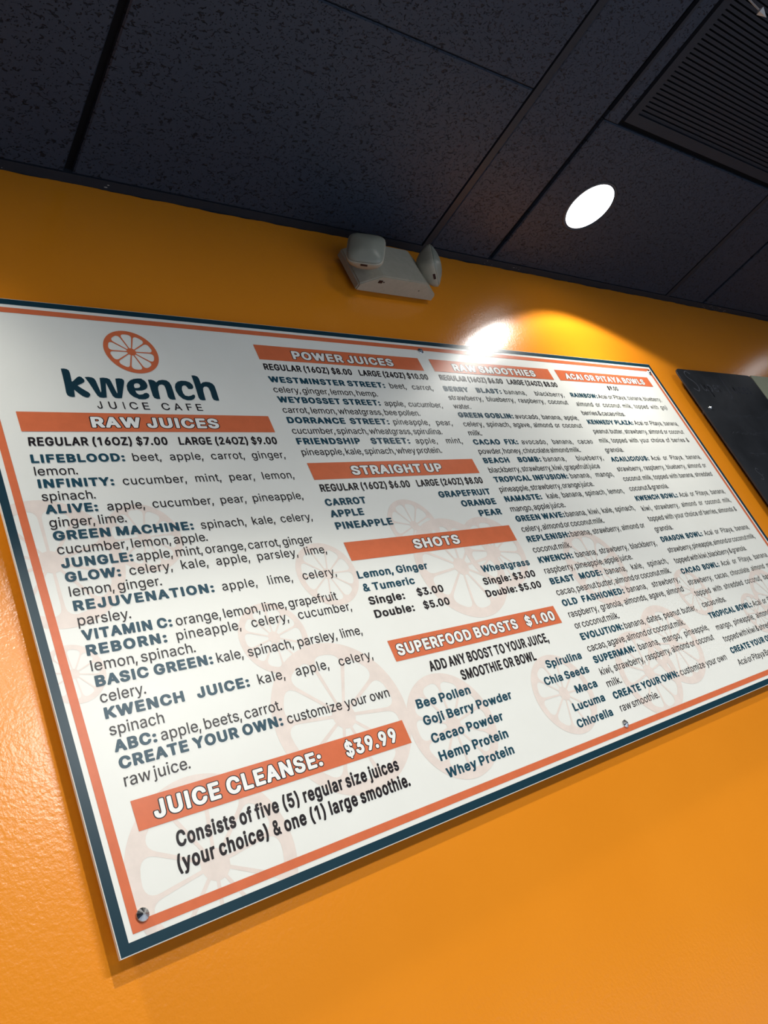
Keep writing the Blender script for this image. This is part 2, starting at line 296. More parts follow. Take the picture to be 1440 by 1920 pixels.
GLYPHS['B'] = {
'$': (493, '100,34 75,60 55,97 48,130 51,160 60,166 140,164 163,118 180,105 206,95 209,209 127,243 83,280 69,303 63,328 61,373 68,407 89,443 123,474 163,493 207,504 209,553 216,565 273,566 284,553 286,505 336,494 376,474 410,443 431,407 437,382 437,352 433,343 423,339 350,340 327,382 303,399 285,404 284,300 370,268 400,249 420,229 437,200 444,173 445,124 440,100 420,60 383,25 340,4 286,-7 284,-52 273,-66 216,-65 209,-52 207,-7 146,7|169,340 193,324 208,322 206,403 180,391 163,373 159,355|286,94 330,115 343,130 348,145 345,157 333,170 286,191'),
'&': (494, '89,35 64,63 48,96 44,160 48,185 64,215 86,241 124,273 88,340 85,401 91,428 116,467 139,485 162,496 199,503 246,503 286,496 320,477 346,449 360,416 362,367 356,340 339,309 279,255 342,183 349,197 354,233 360,242 432,244 439,241 444,230 440,163 417,102 469,42 473,33 472,11 462,1 379,1 349,27 306,7 272,-2 196,-5 136,7|156,109 182,93 212,86 252,92 277,105 192,197 166,178 145,154 141,133|206,334 212,332 236,348 263,376 266,385 262,394 239,411 226,413 209,410 192,401 182,388 184,364'),
'(': (322, '176,-80 135,-11 99,86 85,181 89,284 102,351 122,415 142,464 169,512 186,526 270,527 280,523 287,512 287,494 255,424 229,348 212,275 206,202 212,147 225,92 249,29 288,-53 288,-69 280,-81 270,-85 190,-85'),
')': (322, '42,-81 35,-72 35,-53 93,77 110,141 117,211 110,278 95,342 73,412 37,491 35,509 42,521 52,527 135,527 149,518 176,473 203,409 222,342 238,229 233,132 220,74 200,16 169,-44 146,-81 132,-85 52,-85'),
',': (203, '-3,-102 -10,-93 -11,-75 19,93 27,103 37,107 127,107 137,103 145,93 145,71 95,-93 87,-103 77,-107 7,-107'),
'.': (203, '19,13 2,41 1,71 7,89 26,110 49,120 92,121 119,114 135,102 149,77 151,47 146,32 129,10 102,-2 56,-3 39,1'),
'0': (499, '205,112 226,96 246,90 266,93 282,101 310,133 330,194 334,273 320,346 295,388 272,405 252,411 222,402 196,378 178,340 168,294 165,230 171,188 188,136|119,35 98,57 74,93 58,133 49,175 44,221 45,294 54,352 72,401 112,458 136,477 172,495 212,504 276,505 332,493 369,474 403,440 429,397 447,346 455,282 454,203 446,151 427,96 403,60 376,31 349,14 306,-2 272,-6 196,-2 156,11'),
'1': (447, '214,5 206,17 205,367 200,368 130,323 97,323 82,340 82,413 93,426 203,498 310,499 320,495 328,483 328,17 320,5 310,1 227,1'),
'2': (499, '68,5 60,17 61,75 282,294 303,325 311,355 306,376 292,394 268,407 241,411 218,404 195,385 184,361 181,340 171,328 78,326 63,340 62,367 67,398 80,425 100,452 125,474 155,490 191,502 221,505 288,504 318,499 348,487 390,458 422,413 432,361 426,309 408,273 376,230 242,96 425,93 440,78 439,14 431,5 421,1 78,1'),
'3': (499, '86,42 58,75 43,109 40,145 55,161 148,161 164,148 171,124 185,108 208,95 242,89 275,96 302,111 313,127 320,151 308,187 282,209 235,221 168,223 152,237 153,300 248,404 78,408 66,422 66,486 75,496 85,499 405,499 415,495 423,483 422,425 308,303 348,290 385,270 408,248 432,212 442,178 443,133 436,99 419,69 395,41 362,19 318,2 272,-5 212,-5 165,1 118,19'),
'4': (499, '44,99 36,112 38,175 243,492 258,499 341,499 354,495 362,483 360,464 185,191 272,191 274,309 283,325 294,328 374,328 384,325 394,309 394,192 448,189 463,172 463,112 455,99 444,95 394,92 393,14 384,4 374,1 294,1 282,5 274,17 271,94 54,95'),
'5': (499, '102,39 74,73 60,102 56,142 64,155 74,160 164,158 177,145 183,127 194,111 217,96 244,89 271,96 297,114 311,136 319,166 314,191 302,215 282,233 261,244 227,246 164,222 81,227 65,239 64,264 92,486 101,496 111,499 397,499 407,496 417,483 416,422 407,410 397,406 207,406 203,401 196,343 201,339 281,342 321,335 367,313 402,282 431,233 441,188 438,127 418,78 395,48 364,23 324,4 284,-4 217,-6 184,-1 137,16'),
'6': (499, '116,36 77,84 61,136 63,209 86,267 128,331 251,495 264,499 358,499 372,486 372,467 268,328 321,320 357,306 391,283 419,248 433,218 439,175 438,133 425,90 403,57 378,31 341,10 304,-2 224,-6 194,-2 151,13|204,109 224,95 251,88 277,96 305,121 318,157 315,182 302,209 274,231 251,237 234,234 213,224 194,206 184,185 181,157 190,127'),
'7': (499, '101,5 93,17 95,36 297,404 73,407 58,422 59,486 66,495 76,499 423,499 433,495 441,483 441,416 220,14 213,5 200,1 113,1'),
'8': (499, '93,41 58,87 48,127 48,163 58,200 79,233 109,264 82,297 68,331 67,388 80,424 100,452 124,473 153,490 190,501 280,505 320,499 353,486 379,470 400,451 420,422 430,394 432,352 427,321 414,294 389,264 430,218 447,182 450,121 437,81 413,48 383,25 346,7 293,-4 220,-5 173,1 130,17|203,324 223,311 246,304 283,315 301,331 310,355 300,388 280,404 256,411 236,410 213,401 196,385 188,361 193,340|186,112 206,98 236,90 260,89 286,96 306,107 321,124 327,145 321,169 306,188 280,204 250,210 216,203 188,185 175,163 172,139'),
'9': (499, '134,5 126,17 128,34 231,172 178,181 138,196 108,217 84,245 67,279 60,315 60,358 69,401 86,431 111,461 138,480 164,493 221,505 281,505 324,496 358,482 386,461 412,431 428,401 438,361 439,321 426,261 382,185 248,5 234,1 144,1|202,285 224,269 251,263 278,271 305,294 318,331 315,355 303,382 278,404 251,412 238,410 214,399 194,379 180,337 187,309'),
':': (239, '65,260 47,287 46,317 50,333 67,354 94,367 141,368 157,363 178,351 195,324 196,293 191,278 173,257 147,244 107,243 87,246|64,13 47,41 46,71 52,89 71,110 94,120 137,121 164,114 180,102 194,77 196,47 191,32 174,10 147,-2 101,-3 84,1'),
'A': (525, '22,5 14,17 17,42 195,486 211,499 315,498 329,486 339,461 509,39 510,14 495,1 398,2 383,17 338,128 191,128 183,124 142,17 134,5 121,1 31,1|222,224 302,224 261,328'),
'B': (502, '64,5 56,17 57,486 64,495 74,499 294,499 341,492 384,474 418,446 436,419 446,391 448,343 445,318 435,297 407,264 448,220 465,182 466,112 452,75 431,48 411,31 381,16 341,5 301,1 74,1|181,95 271,95 318,105 334,117 342,130 346,145 338,169 318,191 291,203 264,207 181,206|181,300 258,300 298,311 317,328 325,346 325,364 318,381 301,395 274,403 181,405'),
'C': (555, '117,51 84,87 57,133 43,175 37,227 38,288 47,340 65,382 94,425 120,452 158,477 202,495 248,504 318,505 352,502 395,490 438,468 475,436 506,391 521,346 520,328 512,317 502,313 412,314 398,328 382,363 352,390 302,407 265,404 218,383 184,346 164,294 160,230 171,182 197,136 238,105 282,92 325,98 358,115 382,137 398,172 412,186 508,185 520,172 519,145 506,109 485,76 459,48 422,23 375,4 318,-5 262,-5 212,2 152,26'),
'D': (548, '181,95 254,96 311,110 352,139 376,179 385,209 389,252 376,321 362,349 349,364 326,382 298,396 248,405 180,404|64,5 56,17 57,486 64,495 74,499 291,498 354,487 414,459 450,428 479,388 498,346 508,300 510,224 505,182 490,133 462,87 441,64 408,39 371,20 328,7 268,1 74,1'),
'E': (465, '64,5 56,17 57,486 64,495 74,499 404,499 414,495 423,483 423,422 408,407 180,404 181,301 391,299 406,285 406,224 398,210 388,205 181,204 179,99 184,94 411,93 426,78 425,14 418,5 408,1 74,1'),
'F': (457, '64,5 56,17 57,486 64,495 74,499 401,499 411,495 419,483 419,422 404,407 184,406 179,401 181,294 381,292 389,288 397,276 395,212 388,203 378,199 181,198 179,14 171,5 161,1 74,1'),
'G': (565, '120,48 93,75 64,118 48,157 38,212 37,273 44,328 64,382 91,422 118,452 152,475 192,493 228,502 315,505 348,502 385,493 432,471 471,440 505,394 523,346 522,328 515,318 502,313 412,314 398,328 378,364 345,392 298,408 262,404 218,384 185,348 164,294 159,255 161,224 175,172 202,131 248,101 298,92 338,102 365,118 387,142 400,175 395,179 295,179 282,185 274,197 274,255 282,267 295,272 512,271 527,255 525,166 513,118 485,73 458,45 418,20 368,1 322,-5 265,-5 212,2 158,22'),
'H': (562, '64,5 56,17 56,483 64,495 74,499 161,499 171,495 179,486 181,304 378,303 383,309 383,486 391,495 401,499 488,499 498,495 506,483 506,17 498,5 488,1 401,1 391,5 383,14 381,207 184,208 179,203 179,14 171,5 161,1 74,1'),
'I': (236, '64,5 56,17 56,483 64,495 74,499 161,499 172,495 179,483 179,17 172,5 161,1 74,1'),
'J': (444, '75,36 48,70 36,96 30,136 30,185 38,194 48,198 138,198 152,185 156,133 172,105 188,95 208,90 231,95 246,105 258,124 264,151 265,486 281,499 368,499 378,496 387,483 387,136 382,99 367,66 348,41 321,20 288,4 248,-4 188,-6 151,-2 108,14'),
'L': (440, '64,5 56,17 56,483 64,495 74,499 161,499 172,495 179,483 180,96 394,94 411,78 412,17 404,5 391,1 74,1'),
'M': (671, '64,5 56,17 56,483 64,495 74,499 188,499 199,495 208,483 330,197 338,187 471,494 484,499 594,499 607,495 615,483 615,17 607,5 594,1 511,1 501,5 493,14 491,237 395,17 384,4 374,1 298,1 284,6 181,234 177,227 176,14 168,4 158,1 74,1'),
'N': (568, '64,5 56,17 56,483 64,495 74,499 174,499 185,495 388,207 390,486 398,495 408,499 494,499 504,495 513,483 513,17 505,5 494,1 394,1 383,5 181,291 179,14 171,5 161,1 74,1'),
'O': (578, '117,51 78,96 57,133 43,175 37,227 38,288 47,340 64,379 91,422 125,456 157,477 202,495 245,504 318,505 352,502 402,486 442,465 475,436 510,388 529,346 539,303 541,221 535,178 515,121 485,75 458,47 415,20 368,2 318,-5 262,-5 212,2 152,26|202,131 245,102 278,93 298,92 325,98 355,113 379,133 398,160 412,197 419,233 413,300 389,355 365,380 335,398 292,408 245,398 212,378 180,340 164,294 160,230 175,172'),
'P': (491, '181,261 271,263 294,270 314,282 326,297 335,331 332,355 317,382 294,397 268,404 181,405|64,5 56,17 57,486 64,495 74,499 288,499 338,492 388,471 413,452 432,428 445,407 455,376 456,294 435,242 401,205 378,190 341,175 298,168 181,166 179,14 171,5 161,1 74,1'),
'R': (495, '64,5 56,17 57,486 64,495 74,499 291,499 341,492 391,471 421,446 449,404 458,367 459,318 452,282 436,248 414,223 379,197 475,36 476,14 468,4 458,1 361,1 351,5 248,175 184,178 179,172 179,14 171,5 161,1 74,1|181,274 258,272 291,278 314,290 328,306 336,337 332,361 322,379 303,394 281,402 248,406 181,405'),
'S': (493, '87,37 55,73 39,110 35,149 50,165 146,165 159,152 168,125 183,109 213,94 246,88 280,93 306,105 327,122 336,146 330,164 303,183 153,227 113,246 80,271 59,301 49,332 49,383 63,421 85,450 111,472 143,489 190,502 226,506 303,503 343,494 373,481 413,452 440,414 451,368 451,353 443,343 433,339 343,340 329,353 320,377 306,392 280,405 250,411 220,406 193,394 177,377 172,353 180,339 206,321 356,277 393,260 422,237 447,204 458,171 456,116 440,74 415,43 383,20 340,2 293,-6 216,-7 166,-1 116,18'),
'T': (495, '194,5 186,17 185,404 40,408 28,422 29,486 37,495 47,499 453,498 467,483 467,422 457,410 447,406 310,404 308,14 300,4 290,1 207,1'),
'U': (562, '114,44 77,89 63,119 57,147 56,481 63,494 74,499 161,499 171,495 179,484 179,183 183,159 196,132 219,110 244,97 281,90 318,97 344,110 367,132 379,159 383,183 383,484 391,495 401,499 488,499 498,495 506,481 506,153 496,110 465,62 434,33 401,15 358,0 311,-7 251,-7 201,0 152,19'),
'W': (728, '156,5 148,17 14,464 13,483 21,495 31,499 118,499 131,495 138,486 218,214 298,486 315,499 411,499 421,496 432,483 511,214 590,486 598,495 608,499 695,499 707,495 715,483 713,461 582,26 571,5 558,1 461,1 445,14 365,277 285,17 278,8 265,1 168,1'),
'Y': (518, '205,5 197,17 196,200 16,464 15,486 31,499 128,499 140,495 258,323 378,495 391,499 488,499 503,486 501,465 321,200 320,14 311,4 301,1 218,1'),
'Z': (485, '46,5 38,17 40,75 285,404 52,407 37,422 37,483 44,495 55,499 428,499 438,495 447,483 445,425 200,96 435,93 450,78 450,17 442,5 432,1 58,1'),
'a': (437, '65,27 38,61 27,101 30,156 55,195 82,214 122,230 255,249 267,256 261,274 252,285 219,296 179,283 142,248 105,247 55,261 40,274 39,293 65,335 85,354 119,372 182,387 272,385 305,376 335,361 352,347 373,320 387,277 388,19 380,7 369,1 289,1 272,9 225,-6 155,-7 109,3|155,100 169,91 192,85 229,93 257,116 266,137 267,156 209,150 165,139 152,128 149,119'),
'b': (471, '200,106 234,88 247,87 267,92 297,116 314,156 318,205 307,247 285,278 254,294 224,291 201,278 185,259 173,229 168,192 173,156 184,126|57,5 49,19 49,484 57,495 67,499 150,499 160,495 168,484 170,375 220,388 300,385 357,364 394,332 421,293 434,256 441,202 438,144 425,98 397,53 367,24 327,3 280,-7 227,-7 197,-2 167,10 147,0 67,0'),
'c': (443, '96,35 72,59 48,98 35,135 31,168 31,214 39,259 52,292 75,326 96,347 126,367 162,381 199,388 286,384 316,376 354,357 381,332 406,296 412,265 404,253 349,237 309,237 301,241 284,269 266,285 239,294 219,293 192,281 171,259 158,229 152,189 159,150 170,123 192,100 216,89 242,88 266,97 285,113 302,142 312,147 346,147 402,133 413,119 413,101 385,53 359,28 332,12 299,0 259,-7 202,-7 162,0 123,16'),
'd': (471, '92,34 52,86 39,119 32,156 31,214 35,247 45,281 61,311 104,357 159,383 189,388 249,388 300,375 303,481 310,494 322,499 412,496 423,481 421,13 413,4 402,0 322,0 306,10 259,-5 192,-7 146,3 112,19|182,108 216,89 229,87 249,91 279,113 297,150 303,202 293,244 274,275 239,293 216,293 190,281 171,262 158,232 152,192 154,168 165,132'),
'e': (451, '89,40 61,74 47,98 37,126 31,168 31,214 38,256 51,290 75,326 100,351 126,367 162,382 196,387 282,384 312,376 352,355 393,311 414,269 420,232 422,171 412,156 402,152 162,152 157,147 168,123 185,104 206,92 232,86 272,96 289,110 303,132 312,136 349,136 402,124 414,110 415,92 390,50 362,25 326,6 262,-7 206,-7 162,0 119,18|162,242 293,244 283,265 269,280 252,290 229,295 206,290 184,278 169,262 161,247'),
'f': (303, '85,5 77,17 76,291 22,293 12,298 4,309 4,370 18,383 76,385 77,431 84,455 104,483 128,502 178,518 235,518 272,514 287,507 295,495 294,477 282,437 265,422 212,422 202,414 197,401 197,388 202,384 262,384 273,379 281,367 281,312 274,300 265,294 197,291 196,14 188,5 178,1 95,1'),
'g': (472, '83,-93 49,-54 48,-33 57,-20 99,1 112,6 142,6 189,-33 232,-43 266,-36 289,-21 299,-2 302,16 252,5 206,5 162,9 109,31 72,63 45,107 31,171 31,217 38,259 64,314 82,338 106,358 132,373 169,385 249,388 282,382 306,372 326,384 412,381 423,366 423,-5 417,-39 402,-66 379,-93 356,-109 319,-125 272,-134 199,-134 152,-128 112,-112|182,116 212,100 229,97 246,100 278,120 296,150 304,193 296,238 282,267 249,291 226,295 199,287 176,268 161,241 152,196 154,171 165,138'),
'h': (457, '57,5 49,17 49,483 56,495 67,499 150,499 161,495 169,483 170,376 224,388 277,388 310,382 357,360 374,344 394,315 408,261 408,17 400,5 387,1 304,1 288,14 285,248 270,278 254,289 234,294 210,289 194,279 180,264 172,245 169,221 168,14 160,5 150,1 67,1'),
'i': (218, '57,5 49,17 49,367 57,379 66,384 153,383 161,379 169,367 168,14 159,4 149,1 69,1|56,412 39,437 38,464 41,480 59,501 86,512 129,512 153,506 166,495 180,474 181,443 176,429 159,409 133,398 89,398'),
'j': (218, '-4,-123 -13,-111 -11,-47 2,-35 38,-29 48,-4 49,369 66,383 152,383 160,379 168,367 168,-25 163,-53 136,-97 102,-118 56,-127 6,-127|56,412 39,437 37,464 41,479 58,501 82,512 122,513 142,510 164,498 180,473 181,443 176,429 159,409 136,399 89,398'),
'k': (428, '57,5 49,17 49,483 56,495 67,499 150,499 161,495 169,483 170,278 290,383 390,384 400,380 409,370 409,352 400,340 267,215 415,42 421,33 421,17 413,5 404,1 304,1 294,4 174,138 169,130 169,17 161,5 150,1 67,1'),
'l': (218, '57,5 49,17 49,483 57,495 67,499 151,499 161,495 169,483 169,17 161,5 151,1 67,1'),
'm': (653, '57,5 49,17 49,367 57,380 67,384 147,384 167,375 210,388 270,389 307,379 344,357 371,373 407,386 487,389 540,373 574,346 595,312 604,270 604,17 596,5 584,1 504,1 494,4 485,14 484,248 474,279 456,291 437,295 405,282 396,273 389,255 386,17 377,4 367,1 284,1 267,14 266,255 256,279 244,289 224,295 204,290 187,278 176,264 170,245 168,14 160,5 150,1 67,1'),
'n': (457, '57,5 49,17 49,367 56,379 67,384 147,384 167,373 214,387 277,388 317,380 350,365 370,348 392,318 402,294 407,264 408,17 400,6 387,1 307,1 297,4 288,14 285,248 270,278 254,289 234,294 210,289 194,279 180,264 172,245 169,221 168,14 160,5 150,1 67,1'),
'o': (462, '183,107 216,89 246,89 279,107 299,138 310,186 302,235 287,265 252,291 229,295 202,287 175,265 161,238 152,192 154,168 164,135|96,35 72,59 48,98 35,135 31,168 31,214 39,259 52,292 75,326 96,347 126,367 162,381 199,388 286,384 316,376 352,358 376,338 406,299 420,269 429,232 432,174 426,132 410,89 390,59 369,36 332,12 299,0 259,-7 202,-7 162,0 123,16'),
'p': (471, '57,-123 49,-111 49,370 57,380 67,384 150,383 167,373 210,386 280,388 314,382 350,368 380,347 407,315 425,285 435,251 441,203 438,148 428,105 415,78 374,29 320,1 280,-6 227,-7 170,7 169,-111 161,-123 150,-127 67,-127|200,106 220,92 240,87 267,92 298,117 314,157 318,206 304,254 284,279 250,294 227,292 202,279 186,260 173,230 168,193 173,157 185,124'),
'q': (471, '96,31 72,56 51,87 38,124 31,169 31,215 38,260 51,294 81,336 122,368 179,386 252,387 306,372 322,384 402,384 415,379 423,367 423,-111 415,-123 402,-127 322,-127 311,-123 303,-111 302,5 246,-7 179,-5 133,8|182,108 212,89 229,87 242,89 262,98 277,111 293,139 303,184 296,236 276,273 246,292 226,295 196,285 174,266 162,242 152,193 154,169 165,133'),
'r': (309, '57,5 49,17 49,370 57,380 67,384 147,384 164,376 210,388 277,388 287,384 296,370 296,306 288,294 277,290 230,291 207,286 181,267 172,248 168,14 160,5 150,1 67,1'),
's': (413, '70,32 46,62 33,92 33,113 47,127 100,138 134,138 144,132 167,98 204,85 240,94 254,104 259,113 254,125 240,133 127,162 90,179 67,199 49,226 43,253 46,299 66,335 87,356 110,370 144,382 177,387 264,385 297,376 322,363 344,345 372,302 374,275 364,262 310,250 277,250 267,255 240,288 214,297 180,288 170,281 165,269 174,257 190,249 306,220 337,205 358,186 378,153 382,110 378,80 358,46 335,25 307,10 277,-1 234,-7 177,-7 134,0 94,16'),
't': (277, '92,25 70,53 61,84 61,290 55,294 18,295 5,307 3,366 18,383 60,385 61,449 72,462 165,465 173,461 181,449 183,385 242,383 250,379 258,366 258,312 250,300 238,294 185,294 181,290 181,111 185,96 192,90 238,91 248,86 257,74 265,38 265,17 256,5 245,0 168,-3 128,4'),
'u': (457, '94,29 62,71 50,113 49,366 56,378 67,383 150,383 160,379 168,369 170,141 185,107 204,95 224,90 244,94 262,104 274,116 285,140 288,369 297,379 307,383 397,380 408,366 408,19 400,7 387,1 310,1 290,11 244,-3 180,-4 134,6'),
'v': (437, '164,5 155,17 18,343 15,370 32,384 122,384 133,379 141,367 219,178 295,367 304,379 316,384 402,384 412,380 421,370 420,349 280,14 262,1 176,1'),
'w': (611, '139,5 131,17 20,349 19,367 27,379 37,384 124,384 135,379 145,364 194,210 243,367 258,382 347,384 361,379 369,367 417,211 467,367 476,379 487,384 574,384 584,379 592,367 591,349 482,20 472,5 461,1 377,1 366,5 357,20 309,172 304,176 255,20 245,5 234,1 151,1'),
'y': (437, '52,-120 45,-110 44,-95 57,-49 72,-35 116,-35 126,-31 137,-19 152,21 18,343 17,371 32,383 122,383 132,379 143,365 219,178 302,377 316,384 402,384 412,380 421,368 419,346 260,-34 236,-76 206,-108 166,-126 89,-129'),
'z': (428, '46,5 38,17 40,74 219,288 63,290 53,294 44,309 44,367 51,379 63,384 363,384 376,379 384,367 381,306 208,96 370,94 380,91 390,75 390,17 382,5 370,1 56,1'),
}
